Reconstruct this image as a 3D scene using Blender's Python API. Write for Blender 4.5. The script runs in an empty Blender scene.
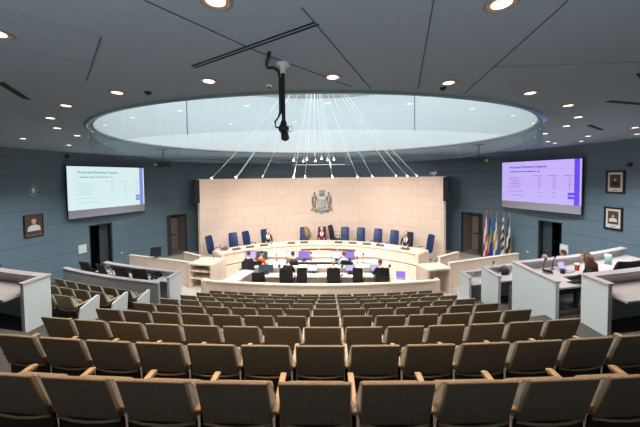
import bpy, bmesh, math, random
from mathutils import Vector, Matrix
random.seed(7)
S=bpy.context.scene; COL=S.collection; PI=math.pi
rad=math.radians
# ------------------------------------------------------------------ materials
MATS={}
def mat(name,col,rough=.6,metal=0.,emit=None,estr=0.,spec=None):
    m=bpy.data.materials.new(name); m.use_nodes=True
    b=m.node_tree.nodes['Principled BSDF']
    b.inputs['Base Color'].default_value=(*col,1); b.inputs['Roughness'].default_value=rough
    b.inputs['Metallic'].default_value=metal
    if spec is not None: b.inputs['Specular IOR Level'].default_value=spec
    if emit: b.inputs['Emission Color'].default_value=(*emit,1); b.inputs['Emission Strength'].default_value=estr
    MATS[name]=m; return m
def nd(m,t,**k):
    n=m.node_tree.nodes.new(t)
    for a,v in k.items(): setattr(n,a,v)
    return n
def ln(m,a,b): m.node_tree.links.new(a,b)
def mixrgb(m,fac,c1,c2):
    n=nd(m,'ShaderNodeMix',data_type='RGBA')
    for s,v in ((0,fac),(6,c1),(7,c2)):
        if hasattr(v,'is_output'): ln(m,v,n.inputs[s])
        else: n.inputs[s].default_value=(*v,1) if isinstance(v,tuple) else v
    return n.outputs[2]
def ramp(m,src,p0,p1,c0=(0,0,0),c1=(1,1,1)):
    r=nd(m,'ShaderNodeValToRGB'); e=r.color_ramp.elements
    e[0].position=p0; e[0].color=(*c0,1); e[1].position=p1; e[1].color=(*c1,1)
    ln(m,src,r.inputs[0]); return r.outputs[0]
def basein(m): return m.node_tree.nodes['Principled BSDF'].inputs['Base Color']
def noise(m,scale,coord='Object',detail=3,stretch=None):
    t=nd(m,'ShaderNodeTexCoord'); n=nd(m,'ShaderNodeTexNoise'); n.inputs['Scale'].default_value=scale; n.inputs['Detail'].default_value=detail
    src=t.outputs[coord]
    if stretch:
        mp=nd(m,'ShaderNodeMapping'); mp.inputs['Scale'].default_value=stretch; ln(m,src,mp.inputs[0]); src=mp.outputs[0]
    ln(m,src,n.inputs['Vector']); return n.outputs[0]
def mottled(name,c1,c2,scale,rough=.7,stretch=None,lo=.35,hi=.65):
    m=mat(name,c1,rough); ln(m,mixrgb(m,ramp(m,noise(m,scale,stretch=stretch),lo,hi),c1,c2),basein(m)); return m
def fabric(name,c,fleck,sx,sz,rough=.85):
    # woven cloth with short pale dashes woven in
    m=mat(name,c,rough,spec=.2)
    t=nd(m,'ShaderNodeTexCoord'); mp=nd(m,'ShaderNodeMapping'); mp.inputs['Scale'].default_value=(sx,sx,sz); ln(m,t.outputs['Object'],mp.inputs[0])
    v=nd(m,'ShaderNodeTexVoronoi'); v.inputs['Scale'].default_value=1; ln(m,mp.outputs[0],v.inputs['Vector'])
    f=ramp(m,v.outputs['Distance'],.13,.17,(1,1,1),(0,0,0))
    n=noise(m,160); base=mixrgb(m,ramp(m,n,.3,.7),tuple(x*.85 for x in c),tuple(min(1,x*1.15) for x in c))
    ln(m,mixrgb(m,f,base,fleck),basein(m)); return m
fabric('seat_cloth',(.24,.184,.122),(.38,.31,.22),26,5)
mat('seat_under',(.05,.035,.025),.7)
fabric('seat_edge_lit',(.72,.71,.63),(.78,.77,.70),22,8)  # same cloth, paler: stage light on the cushion sides put into the colour
fabric('panel_cloth',(.66,.67,.645),(.80,.81,.79),14,9)
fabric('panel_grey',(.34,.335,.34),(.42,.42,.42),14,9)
mottled('oak',(.46,.29,.14),(.36,.22,.10),6,.45,(1,8,8))
mottled('maple',(.82,.66,.53),(.77,.60,.47),3,.4,(1,1,.2))
mottled('maple_top',(.84,.72,.58),(.80,.68,.54),3,.4)
mottled('laminate',(.50,.43,.42),(.46,.39,.38),30,.4)
mottled('desk_white',(.82,.78,.72),(.78,.74,.68),10,.4)
mottled('carpet',(.055,.048,.042),(.085,.075,.065),90,.95)
mottled('floor_beige',(.52,.46,.40),(.58,.52,.45),60,.8)
mat('dark_metal',(.03,.03,.035),.4,.6); mat('black_plastic',(.012,.012,.014),.45); mat('black_mesh',(.015,.015,.017),.8)
mat('white_paint',(.8,.8,.78),.5); mat('white_plastic',(.75,.75,.73),.4); mat('chrome',(.6,.6,.6),.25,1.)
mat('grey_metal',(.34,.335,.33),.45,.55); mat('grey_plastic',(.3,.3,.31),.5); mat('door_dark',(.03,.032,.035),.5); mat('door_blue',(.045,.06,.075),.5)
mat('alcove',(.30,.26,.22),.8); mat('seam',(.09,.095,.10),.9); mat('slot',(.015,.016,.018),.9)
mat('blue_leather',(.006,.026,.10),.5); mat('navy',(.012,.014,.035),.6); mat('maroon',(.13,.013,.013),.7); mat('maroon_chair',(.045,.01,.012),.6); mat('tan_cloth',(.30,.20,.11),.85)
mat('skin',(.62,.38,.27),.55); mat('hair_dark',(.02,.014,.010),.6); mat('hair_auburn',(.12,.04,.018),.5); mat('hair_blond',(.33,.19,.09),.55); mat('hair_grey',(.45,.42,.38),.6); mat('hair_white',(.62,.56,.48),.6)
mat('suit_dark',(.02,.02,.026),.7); mat('black_cloth',(.012,.012,.013),.85); mat('shirt_white',(.75,.74,.73),.7); mat('shirt_bluegrey',(.46,.50,.58),.8); mat('orange_cloth',(.75,.13,.01),.8); mat('plum_cloth',(.07,.05,.085),.8); mat('trousers',(.025,.025,.03),.8)
mat('nameplate_dark',(.05,.042,.04),.6); mat('paper',(.85,.84,.82),.8); mat('red_bag',(.55,.03,.03),.6); mat('teal_cup',(.25,.45,.42),.4); mat('plate_brown',(.11,.09,.08),.5); mat('gold',(.55,.38,.12),.35,.8); mat('lens_glass',(.01,.01,.02),.1)
mat('frame_black',(.01,.01,.011),.35); mat('mat_board',(.72,.68,.60),.8); mat('photo_brown',(.10,.05,.025),.6); mat('photo_grey',(.22,.18,.17),.6); mat('photo_white',(.7,.7,.72),.6)
mat('dome_white',(.42,.445,.45),.8)
mat('laylight',(.9,.95,1),.8,emit=(.86,.95,.99),estr=4.3)
mat('lamp_glow',(1,.9,.8),.5,emit=(1,.76,.58),estr=3.0); mat('spot_glow',(1,1,1),.5,emit=(1,.95,.88),estr=14); mat('can_inside',(.75,.45,.28),.35,.6)
mat('screen_cyan',(.02,.02,.02),.6,emit=(.70,.88,.88),estr=.76); mat('screen_violet',(.02,.02,.02),.6,emit=(.58,.46,.98),estr=.76)
mat('screen_band',(.42,.40,.44),.8); mat('bar_blue',(.02,.02,.02),.6,emit=(.20,.24,.62),estr=.9); mat('bar_violet',(.02,.02,.02),.6,emit=(.11,.05,.72),estr=.95)
mat('ink_cyan',(.02,.02,.02),.6,emit=(.16,.36,.42),estr=.8); mat('ink_pale',(.02,.02,.02),.6,emit=(.45,.68,.70),estr=.8); mat('ink_violet',(.02,.02,.02),.6,emit=(.10,.04,.38),estr=.8); mat('ink_vpale',(.02,.02,.02),.6,emit=(.33,.22,.68),estr=.8); mat('ink_white',(.02,.02,.02),.6,emit=(.8,.8,1),estr=.9)
mat('mon_purple',(.02,.02,.02),.4,emit=(.30,.16,.75),estr=.9); mat('mon_white',(.02,.02,.02),.4,emit=(.80,.84,.95),estr=.95); mat('mon_lilac',(.02,.02,.02),.4,emit=(.55,.45,.85),estr=.9); mat('mon_dark',(.02,.03,.04),.25,emit=(.05,.10,.14),estr=.6)
# wall: blue-grey paint with horizontal panel grooves (UV v is height in metres)
m=mat('wall_paint',(.165,.225,.255),.75)
uv=nd(m,'ShaderNodeTexCoord'); sp=nd(m,'ShaderNodeSeparateXYZ'); ln(m,uv.outputs['UV'],sp.inputs[0])
a=nd(m,'ShaderNodeMath',operation='DIVIDE'); a.inputs[1].default_value=.72; ln(m,sp.outputs[1],a.inputs[0])
b=nd(m,'ShaderNodeMath',operation='FRACT'); ln(m,a.outputs[0],b.inputs[0])
g=ramp(m,b.outputs[0],.015,.04,(.55,.55,.55),(1,1,1))
mm=nd(m,'ShaderNodeMix',data_type='RGBA',blend_type='MULTIPLY'); mm.inputs[0].default_value=1
ln(m,mixrgb(m,ramp(m,noise(m,1.2,'UV'),.3,.7),(.135,.195,.235),(.15,.213,.257)),mm.inputs[6]); ln(m,g,mm.inputs[7]); ln(m,mm.outputs[2],basein(m))
# maple veneer wall: staggered rectangular panels
m=mat('maple_wall',(.8,.62,.48),.45)
uv=nd(m,'ShaderNodeTexCoord'); br=nd(m,'ShaderNodeTexBrick'); ln(m,uv.outputs['UV'],br.inputs['Vector'])
br.inputs['Color1'].default_value=(.79,.615,.51,1); br.inputs['Color2'].default_value=(.74,.555,.45,1); br.inputs['Mortar'].default_value=(.52,.38,.27,1)
br.inputs['Scale'].default_value=1; br.inputs['Mortar Size'].default_value=.008; br.inputs['Brick Width'].default_value=1.25; br.inputs['Row Height'].default_value=.62; br.offset=.35
ln(m,mixrgb(m,.25,br.outputs[0],mixrgb(m,ramp(m,noise(m,2.5,'UV',4,(1,9,1)),.3,.7),(.82,.64,.535),(.715,.535,.435))),basein(m))
# ceiling: grey acoustic board, finely speckled
m=mat('ceiling_board',(.27,.285,.30),.9)
ln(m,mixrgb(m,ramp(m,noise(m,55,'Object',5),.35,.65),(.285,.365,.435),(.36,.445,.525)),basein(m))
# glass
m=bpy.data.materials.new('clear_glass'); m.use_nodes=True; MATS['clear_glass']=m; nt=m.node_tree; nt.nodes.clear()
o=nd(m,'ShaderNodeOutputMaterial'); mx=nd(m,'ShaderNodeMixShader'); tr=nd(m,'ShaderNodeBsdfTransparent'); gl=nd(m,'ShaderNodeBsdfGlossy'); fr=nd(m,'ShaderNodeLayerWeight'); pw=nd(m,'ShaderNodeMath',operation='POWER'); pm=nd(m,'ShaderNodeMath',operation='MULTIPLY_ADD')
tr.inputs[0].default_value=(.86,.91,.92,1); gl.inputs['Roughness'].default_value=.02; gl.inputs[0].default_value=(.85,.95,1,1); fr.inputs[0].default_value=.5; pw.inputs[1].default_value=4; pm.inputs[1].default_value=.35; pm.inputs[2].default_value=.085; ln(m,fr.outputs['Facing'],pw.inputs[0]); ln(m,pw.outputs[0],pm.inputs[0])
ln(m,pm.outputs[0],mx.inputs[0]); ln(m,tr.outputs[0],mx.inputs[1]); ln(m,gl.outputs[0],mx.inputs[2]); ln(m,mx.outputs[0],o.inputs[0])
mat('glass_edge',(.18,.30,.32),.2)
# flags: vertical / patchy procedural designs
def flagmat(name,cols,axis=0,freq=1.,rot=0):
    m=mat(name,cols[0],.8); t=nd(m,'ShaderNodeTexCoord'); s=nd(m,'ShaderNodeSeparateXYZ'); ln(m,t.outputs['UV'],s.inputs[0])
    r=nd(m,'ShaderNodeValToRGB'); r.color_ramp.interpolation='CONSTANT'; e=r.color_ramp.elements
    while len(e)<len(cols): e.new(.5)
    for i,c in enumerate(cols): e[i].position=i/len(cols); e[i].color=(*c,1)
    mu=nd(m,'ShaderNodeMath',operation='MULTIPLY'); mu.inputs[1].default_value=freq; ln(m,s.outputs[axis],mu.inputs[0])
    fr=nd(m,'ShaderNodeMath',operation='FRACT'); ln(m,mu.outputs[0],fr.inputs[0]); ln(m,fr.outputs[0],r.inputs[0]); ln(m,r.outputs[0],basein(m)); return m
R_=(.62,.035,.02); W_=(.78,.72,.68); B_=(.02,.03,.38); LB=(.03,.12,.42); K_=(.02,.02,.03); G_=(.5,.34,.05)
flagmat('flag_red_white',[R_,R_,W_,W_,R_,W_,R_,R_],1)
flagmat('flag_blue',[B_,B_,B_,(.12,.3,.12),G_,B_,B_,B_],1)
flagmat('flag_sky_white',[LB,LB,W_,G_,W_,LB,LB],1)
flagmat('flag_black_white',[K_,W_,K_,W_,(.3,.03,.05),W_,K_,G_],1,2)
flagmat('flag_navy_white',[K_,(.05,.06,.12),W_,K_,G_,(.05,.06,.12)],1)
flagmat('flag_grey',[(.18,.18,.17),(.22,.21,.19)],1)
# ------------------------------------------------------------------ mesh builder
class MB:
    def __init__(s): s.bm=bmesh.new(); s.uv=None
    def _xf(s,vs,M):
        for v in vs: v.co=M@v.co
    def box(s,c,sz,rz=0,rx=0,ry=0,bev=0,mi=0):
        r=bmesh.ops.create_cube(s.bm,size=1); vs=r['verts']
        for v in vs: v.co=Vector((v.co.x*sz[0],v.co.y*sz[1],v.co.z*sz[2]))
        fs=set(f for v in vs for f in v.link_faces)
        for f in fs: f.material_index=mi
        if bev>0:
            es=list(set(e for v in vs for e in v.link_edges))
            q=bmesh.ops.bevel(s.bm,geom=es,offset=bev,segments=2,affect='EDGES',profile=.5)
            vs=list(set(v for f in q['faces'] for v in f.verts)|set(v for v in vs if v.is_valid))
            for f in q['faces']: f.material_index=mi
        M=Matrix.Translation(c)@Matrix.Rotation(rz,4,'Z')@Matrix.Rotation(ry,4,'Y')@Matrix.Rotation(rx,4,'X')
        s._xf(vs,M); return s
    def cyl(s,p0,p1,r0,r1=None,seg=12,mi=0):
        p0=Vector(p0);p1=Vector(p1); r1=r0 if r1 is None else r1; d=p1-p0
        r=bmesh.ops.create_cone(s.bm,cap_ends=True,segments=seg,radius1=r0,radius2=r1,depth=d.length)
        M=Matrix.Translation((p0+p1)/2)@d.to_track_quat('Z','Y').to_matrix().to_4x4()
        for f in set(f for v in r['verts'] for f in v.link_faces): f.material_index=mi
        s._xf(r['verts'],M); return s
    def sph(s,c,r,sc=(1,1,1),mi=0,seg=14,rz=0,rx=0):
        q=bmesh.ops.create_uvsphere(s.bm,u_segments=seg,v_segments=max(6,seg//2+2),radius=r)
        M=Matrix.Translation(c)@Matrix.Rotation(rz,4,'Z')@Matrix.Rotation(rx,4,'X')@Matrix.Diagonal((*sc,1))
        for f in set(f for v in q['verts'] for f in v.link_faces): f.material_index=mi; f.smooth=True
        s._xf(q['verts'],M); return q['verts']
    def tube(s,pts,r,seg=8,mi=0,cap=True):
        pts=[Vector(p) for p in pts]; n=len(pts); rs=r if isinstance(r,(list,tuple)) else [r]*n; rings=[]
        up=Vector((0,0,1))
        for i,p in enumerate(pts):
            d=(pts[min(i+1,n-1)]-pts[max(i-1,0)]).normalized()
            a=d.cross(up) if abs(d.dot(up))<.95 else d.cross(Vector((0,1,0))); a.normalize(); b=d.cross(a)
            rings.append([s.bm.verts.new(p+(a*math.cos(k*2*PI/seg)+b*math.sin(k*2*PI/seg))*rs[i]) for k in range(seg)])
        for i in range(n-1):
            for k in range(seg):
                f=s.bm.faces.new((rings[i][k],rings[i][(k+1)%seg],rings[i+1][(k+1)%seg],rings[i+1][k])); f.smooth=True; f.material_index=mi
        if cap:
            for q in (rings[0][::-1],rings[-1]):
                f=s.bm.faces.new(q); f.material_index=mi
        return s
    def lathe(s,prof,c=(0,0,0),seg=20,mi=0):
        rings=[[s.bm.verts.new((c[0]+r*math.cos(k*2*PI/seg),c[1]+r*math.sin(k*2*PI/seg),c[2]+z)) for k in range(seg)] for r,z in prof]
        for i in range(len(rings)-1):
            for k in range(seg):
                f=s.bm.faces.new((rings[i][k],rings[i][(k+1)%seg],rings[i+1][(k+1)%seg],rings[i+1][k])); f.smooth=True; f.material_index=mi
        return s
    def prism(s,poly,axis,a,b,mi=0,bev=0):
        # poly: 2-D outline; axis 'x','y','z' is the extrusion direction
        def P(u,v,w): return {'x':(w,u,v),'y':(u,w,v),'z':(u,v,w)}[axis]
        A=[s.bm.verts.new(P(u,v,a)) for u,v in poly]; B=[s.bm.verts.new(P(u,v,b)) for u,v in poly]; n=len(poly)
        fs=[s.bm.faces.new(A[::-1]),s.bm.faces.new(B)]
        for i in range(n): fs.append(s.bm.faces.new((A[i],A[(i+1)%n],B[(i+1)%n],B[i])))
        for f in fs: f.material_index=mi
        if bev>0:
            es=list(set(e for f in fs for e in f.edges))
            q=bmesh.ops.bevel(s.bm,geom=es,offset=bev,segments=3,affect='EDGES',profile=.5)
            for f in q['faces']: f.smooth=True
        return s
    def _uv(s):
        return s.bm.loops.layers.uv.get('UVMap') or s.bm.loops.layers.uv.new('UVMap')
    def grid(s,rows,closed=False,mi=0,smooth=False,uvs=None):
        # rows: list of point lists, joined into quads
        V=[[s.bm.verts.new(p) for p in r] for r in rows]; n=len(rows[0]); L=s._uv() if uvs else None
        for i in range(len(V)-1):
            for k in range(n if closed else n-1):
                k2=(k+1)%n; f=s.bm.faces.new((V[i][k],V[i][k2],V[i+1][k2],V[i+1][k])); f.material_index=mi; f.smooth=smooth
                if uvs:
                    for lp,(ii,kk) in zip(f.loops,((i,k),(i,k+1),(i+1,k+1),(i+1,k))): lp[L].uv=uvs(ii,kk)
        return s
    def ring(s,t0,t1,r0,r1,z0,z1,n=24,mi=0,cx=0,cy=10.0,uvr=None,z1b=None):
        # solid sector of a ring about (cx,cy); angle 0 points to +Y, positive to +X; degrees
        L=s._uv(); z1b=z1 if z1b is None else z1b; V=[]
        for i in range(n+1):
            t=rad(t0+(t1-t0)*i/n); sx,cs=math.sin(t),math.cos(t)
            V.append([s.bm.verts.new((cx+r*sx,cy+r*cs,z)) for r,z in ((r0,z0),(r0,z1),(r1,z1b),(r1,z0))])
        fs=[]
        def q(vs,us):
            f=s.bm.faces.new(vs); f.material_index=mi
            for lp,u in zip(f.loops,us): lp[L].uv=u
        for i in range(n):
            a,b=V[i],V[i+1]; u0=rad(t0+(t1-t0)*i/n)*r0; u1=rad(t0+(t1-t0)*(i+1)/n)*r0
            q((a[0],b[0],b[1],a[1]),((u0,z0),(u1,z0),(u1,z1),(u0,z1)))
            q((a[1],b[1],b[2],a[2]),((u0,z1),(u1,z1),(u1,z1+r1-r0),(u0,z1+r1-r0)))
            q((a[2],b[2],b[3],a[3]),((u0,z1),(u1,z1),(u1,z0),(u0,z0)))
            q((a[3],b[3],b[0],a[0]),((u0,z0),(u1,z0),(u1,z0),(u0,z0)))
        for a in (V[0],V[-1]): q((a[0],a[1],a[2],a[3]),((0,z0),(0,z1),(r1-r0,z1),(r1-r0,z0)))
        return s
    def arc(s,x0,x1,ya,yb,z0,z1,n=12,mi=0,yc0=33.,z1b=None):
        # solid between two tier arcs (concentric about (0,33)); ends cut at constant x
        z1b=z1 if z1b is None else z1b; V=[]
        for i in range(n+1):
            x=x0+(x1-x0)*i/n
            V.append([s.bm.verts.new((*AP(x,y),z)) for y,z in ((ya,z0),(ya,z1),(yb,z1b),(yb,z0))])
        for i in range(n):
            a,b=V[i],V[i+1]
            for k in range(4):
                f=s.bm.faces.new((a[k],b[k],b[(k+1)%4],a[(k+1)%4])); f.material_index=mi
        for a in (V[0],V[-1]):
            f=s.bm.faces.new(a); f.material_index=mi
        return s
    def build(s,name,mats,parent=None,smooth=False,loc=None,rz=None):
        bmesh.ops.recalc_face_normals(s.bm,faces=s.bm.faces[:])
        me=bpy.data.meshes.new(name); s.bm.to_mesh(me); s.bm.free()
        for k in (mats if isinstance(mats,(list,tuple)) else [mats]): me.materials.append(MATS[k])
        if smooth:
            for p in me.polygons: p.use_smooth=True
        o=bpy.data.objects.new(name,me); COL.objects.link(o)
        if parent: o.parent=parent
        if loc is not None: o.location=loc
        if rz is not None: o.rotation_euler=(0,0,rz)
        return o
def AP(x,yc):
    R=33.-yc; return (x,33.-math.sqrt(R*R-x*x))
def AR(x,yc): return math.asin(x/(33.-yc))
def arcpos(x,yc,z): p=AP(x,yc); return (p[0],p[1],z)
def C0(t,r,z=0): return (r*math.sin(rad(t)),10+r*math.cos(rad(t)),z)
def thing(name,label,cat,loc=(0,0,0),rz=0,group=None):
    o=bpy.data.objects.new(name,None); o.empty_display_size=.1; COL.objects.link(o); o.location=loc; o.rotation_euler=(0,0,rz)
    return tag(o,label,cat,group)
def tag(o,label,cat,group=None):
    o['label']=label; o['category']=cat
    if group: o['group']=group
    return o
def struct(o): o['kind']='structure'; return o
def dup(root,loc,rz,label,group=None):
    r=root.copy(); COL.objects.link(r); r.location=loc; r.rotation_euler=(0,0,rz); r['label']=label
    if group: r['group']=group
    for ch in list(root.children):
        c=ch.copy(); COL.objects.link(c); c.parent=r
        for g in list(ch.children):
            d=g.copy(); COL.objects.link(d); d.parent=c
    return r
ORD=['','first','second','third','fourth','fifth','sixth','seventh','eighth','ninth','tenth','eleventh','twelfth','thirteenth','fourteenth','fifteenth','sixteenth','seventeenth','eighteenth']
# ------------------------------------------------------------------ camera
F=284.
cp=Vector((.58,0,4.86)); yaw,pit,rol=rad(2.0),rad(-2.0),rad(.65)
fw=Vector((-math.sin(yaw)*math.cos(pit),math.cos(yaw)*math.cos(pit),math.sin(pit))); r0=Vector((math.cos(yaw),math.sin(yaw),0)); u0=r0.cross(fw)
rt=r0*math.cos(rol)-u0*math.sin(rol); up=u0*math.cos(rol)+r0*math.sin(rol)
cam=bpy.data.cameras.new('camera'); co=bpy.data.objects.new('camera',cam); COL.objects.link(co); cam.sensor_width=36; cam.lens=F/640*36; cam.clip_start=.05; cam.shift_y=-26.3/640
co.matrix_world=Matrix(((rt.x,up.x,-fw.x,cp.x),(rt.y,up.y,-fw.y,cp.y),(rt.z,up.z,-fw.z,cp.z),(0,0,0,1))); S.camera=co
def inview(p,pad=20):
    v=Vector(p)-cp; z=v.dot(fw)
    if z<.2: return False
    x=320+F*v.dot(rt)/z; y=187.2-F*v.dot(up)/z
    return -pad<x<640+pad and -pad<y<427+pad
# ------------------------------------------------------------------ setting
RW=12.0; ZC=6.16
tz=lambda n: max(0.,.33*(9-n))
ycn=lambda n: 1.88+.977*(n-1)
def xlim(yc,R=RW-.02):
    lo,hi=0,12
    for _ in range(40):
        mid=(lo+hi)/2; x,y=AP(mid,yc)
        if x*x+(y-10)**2<R*R: lo=mid
        else: hi=mid
    return lo
m=MB(); pts=[(RW*math.sin(2*PI*k/96),10+RW*math.cos(2*PI*k/96),0) for k in range(96)]
m.bm.faces.new([m.bm.verts.new(p) for p in pts]); struct(m.build('floor','floor_beige'))
# raked seating tiers (carpeted)
m=MB()
for n in range(-1,9):
    ya=ycn(n)-.2; yb=ya+.977
    if n==-1: ya=-1.45
    z=tz(n); N=24; V=[]
    for i in range(N+1):
        f=-1+2*i/N; A=AP(f*xlim(ya),ya); B=AP(f*xlim(yb),yb); V.append([m.bm.verts.new((*p,zz)) for p,zz in ((A,0),(A,z),(B,z),(B,0))])
    for i in range(N):
        for k in range(3): m.bm.faces.new((V[i][k],V[i+1][k],V[i+1][k+1],V[i][k+1]))
struct(m.build('floor_tiers','carpet'))
# side platforms under the right-hand desks
m=MB(); m.arc(6.12,10.6,6.40,8.17,.0,1.42); m.arc(6.12,10.0,8.2,9.9,0,.46); struct(m.build('floor_platform','carpet'))
# walls with door openings
DZ=2.6
def ang(x,y): return math.degrees(math.atan2(x,y-10))
D=[(ang(-11.43,13.65),ang(-11.05,14.68)),(ang(-9.58,17.23),ang(-8.79,18.17)),(ang(8.82,18.14),ang(9.65,17.13)),(ang(11.06,14.65),ang(11.44,13.62))]
def wall(name,a,b,doors=()):
    m=MB(); cur=a
    for d0,d1 in doors:
        m.ring(cur,d0,RW,RW+.2,0,ZC,max(2,int((d0-cur)/3))); m.ring(d0,d1,RW,RW+.2,DZ,ZC,2); cur=d1
    m.ring(cur,b,RW,RW+.2,0,ZC,max(2,int((b-cur)/3))); return struct(m.build(name,'wall_paint'))
wall('wall_left',-125,-30,D[:2]); wall('wall_back',-30,30); wall('wall_right',30,125,D[2:]); wall('wall_rear',125,235)
# door recesses with frames and leaves
for i,(d0,d1) in enumerate(D):
    t=(d0+d1)/2; w=2*RW*math.sin(rad((d1-d0)/2)); root=thing('door_%d'%(i+1),'','',C0(t,RW+.02),-rad(t)); 
    del root['label'],root['category']; struct(root)
    m=MB()  # recess: local +Y goes outwards
    for sx in (-1,1): m.box((sx*(w/2+.06),.85,DZ/2),(.1,1.5,DZ))
    m.box((0,1.6,DZ/2),(w+.3,.1,DZ)); m.box((0,.85,DZ+.05),(w+.3,1.5,.1)); m.box((0,.85,-.02),(w+.3,1.5,.04)); m.build('recess',['alcove','door_dark','alcove','alcove'][0] if i in (1,2) else 'door_dark',root)
    m=MB()
    for sx in (-1,1): m.box((sx*(w/2-.025),.06,DZ/2),(.05,.16,DZ))
    m.box((0,.06,DZ-.025),(w,.16,.05)); m.build('door_frame','door_blue',root)
    sx=-1 if i in (1,3) else 1
    if i==0: sx=1
    ww=w*(.38 if i in (0,3) else .26)
    lf=MB().box((sx*(w/2-.05-ww/2),.30,DZ/2-.02),(ww,.05,DZ-.1),rz=0).build('door_leaf','door_blue' if i!=2 else 'door_dark',root)
    MB().cyl((sx*(w/2-.05-ww*.8),.24,1.05),(sx*(w/2-.05-ww*.2),.24,1.05),.018).build('push_bar','chrome',lf)
    if i in (1,2): MB().box((-sx*w*.12,1.5,1.05),(w*.6,.06,.06)).build('handrail','dark_metal',root)
# ceiling with elliptical opening
EX,EY,EC=6.5,5.42,(.1,9.78)
def EL(t,d=0,z=0): return (EC[0]+(EX+d)*math.sin(t),EC[1]+(EY+d)*math.cos(t),z)
N=96
def outer(t):
    # point on wall circle along direction of ellipse point
    p=Vector(EL(t)[:2]); d=(p-Vector(EC)).normalized(); c=Vector(EC)-Vector((0,10)); b=c.dot(d); q=b*b-(c.dot(c)-(RW+.1)**2); s=-b+math.sqrt(q); e=Vector(EC)+d*s
    return (e.x,e.y,ZC)
T=[2*PI*k/N for k in range(N)]
m=MB(); m.grid([[EL(t,-.07,ZC) for t in T],[outer(t) for t in T]],closed=True); struct(m.build('ceiling','ceiling_board'))
m=MB(); m.grid([[EL(t,-.07,ZC-.004) for t in T],[EL(t,-.07,ZC+.02) for t in T],[EL(t,-.11,ZC+.03) for t in T],[EL(t,-.11,9.0) for t in T],[EL(t,-1.2,9.9) for t in T]],closed=True); struct(m.build('trim_skylight_well','dome_white'))
# luminous dome: frosted daylight panels
m=MB(); m.grid([[ (EC[0]+(EX-1.2)*f*math.sin(t),EC[1]+(EY-1.2)*f*math.cos(t),9.9+1.4*(1-f*f)) for t in T] for f in (1,.8,.6,.4,.2,.02)],closed=True); o=struct(m.build('window_1','laylight'))
# rim trim: dark line where ceiling meets glass
m=MB(); m.grid([[EL(t,.07,ZC-.008) for t in T],[EL(t,.02,ZC-.028) for t in T],[EL(t,-.02,ZC-.028) for t in T],[EL(t,-.05,ZC-.003) for t in T]],closed=True); struct(m.build('trim_skylight_rim','glass_edge'))
# ceiling seams and slots
def strip(pairs,w,name,mt='slot',z=ZC-.004,h=.008):
    m=MB()
    for (x0,y0),(x1,y1) in pairs:
        L=math.hypot(x1-x0,y1-y0); m.box(((x0+x1)/2,(y0+y1)/2,z),(L,w,h),rz=math.atan2(y1-y0,x1-x0))
    return struct(m.build(name,mt))
strip([((.38,2.21),(1.21,4.3)),((1.36,2.17),(1.91,4.34)),((2.37,2.23),(2.72,4.6)),((-1.49,2.56),(-2.6,3.67)),((-.75,2.06),(-.17,2.91)),((-.17,2.91),(.9,4.15))],.006,'trim_1','seam')
strip([((-1.89,2.1),(-1.49,2.56)),((-2.58,2.68),(-2.1,3.17)),((2.54,3.53),(6.2,3.43))],.006,'trim_2','grey_plastic')
strip([((-1.0,3.27),(.47,2.42)),((-.98,3.315),(.50,2.455))],.014,'trim_3'); strip([((-3.74,3.63),(-4.23,4.41)),((5.56,5.29),(6.6,5.62)),((7.44,7.8),(8.62,8.71)),((-9.2,7.0),(-7.2,6.3)),((4.6,3.85),(5.0,4.15))],.09,'trim_4')
# dais platform and maple wall
m=MB(); m.ring(-46,46,6.85,9.42,0,.45,30,cy=9.2); struct(m.build('floor_dais','floor_beige'))
m=MB(); m.ring(-50.2,50.4,8.75,8.97,0,4.83,40); struct(m.build('wall_maple','maple_wall'))
# ------------------------------------------------------------------ glass band round the skylight
root=thing('glass_drum','curved clear glass band hanging around the rim of the oval skylight','glass band',(EC[0],EC[1],ZC))
DP=360/11
for k in range(11):
    t0=rad(180+DP/2+DP*k+.1); t1=rad(180+DP/2+DP*(k+1)-.1); n=12
    m=MB(); ts=[t0+(t1-t0)*i/n for i in range(n+1)]
    e=lambda t,d,z: ((EX+d)*math.sin(t),(EY+d)*math.cos(t),z)
    m.grid([[e(t,0,-.03) for t in ts],[e(t,0,-.57) for t in ts]],smooth=True)
    g=m.build('glass_panel','clear_glass',root)
    m=MB(); tj=t0-rad(.1); m.box(e(tj,0,-.30),(.008,.012,.56),rz=-tj); m.build('joint','glass_edge',root)
# ------------------------------------------------------------------ suspended lamp sculpture under the skylight
lamp=thing('suspended_lamp','white lamp sculpture of fanned curved rods tipped with small lights, under the skylight','chandelier',(EC[0],EC[1],9.9))
MB().lathe([(0,.3),(.16,.3),(.2,.1),(.12,-.1),(0,-.12)]).cyl((0,0,.2),(0,0,1.3),.03).build('hub','white_paint',lamp)
MB().cyl((-.02,0,.1),(-.02,0,-4.3),.022).build('centre_rod','white_paint',lamp)
rods=[(-3.25,9.2,4.92),(-2.9,10.6,4.92),(-2.35,8.9,4.95),(-2.15,11.6,4.97),(-.62,9.5,4.93),(-.3,10.2,4.93),(.66,9.6,4.92),(1.45,9.2,4.92),(2.05,10.1,4.93),(2.98,10.6,4.94),(3.15,9.7,4.92),(3.55,10.0,4.93),
      (-.55,9.0,5.47),(-.3,9.6,5.47),(-.12,8.8,5.48),(.12,9.3,5.46),(.33,8.9,5.50),(.5,9.6,5.5),(.7,9.0,5.48)]
HEADS=[]
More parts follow.
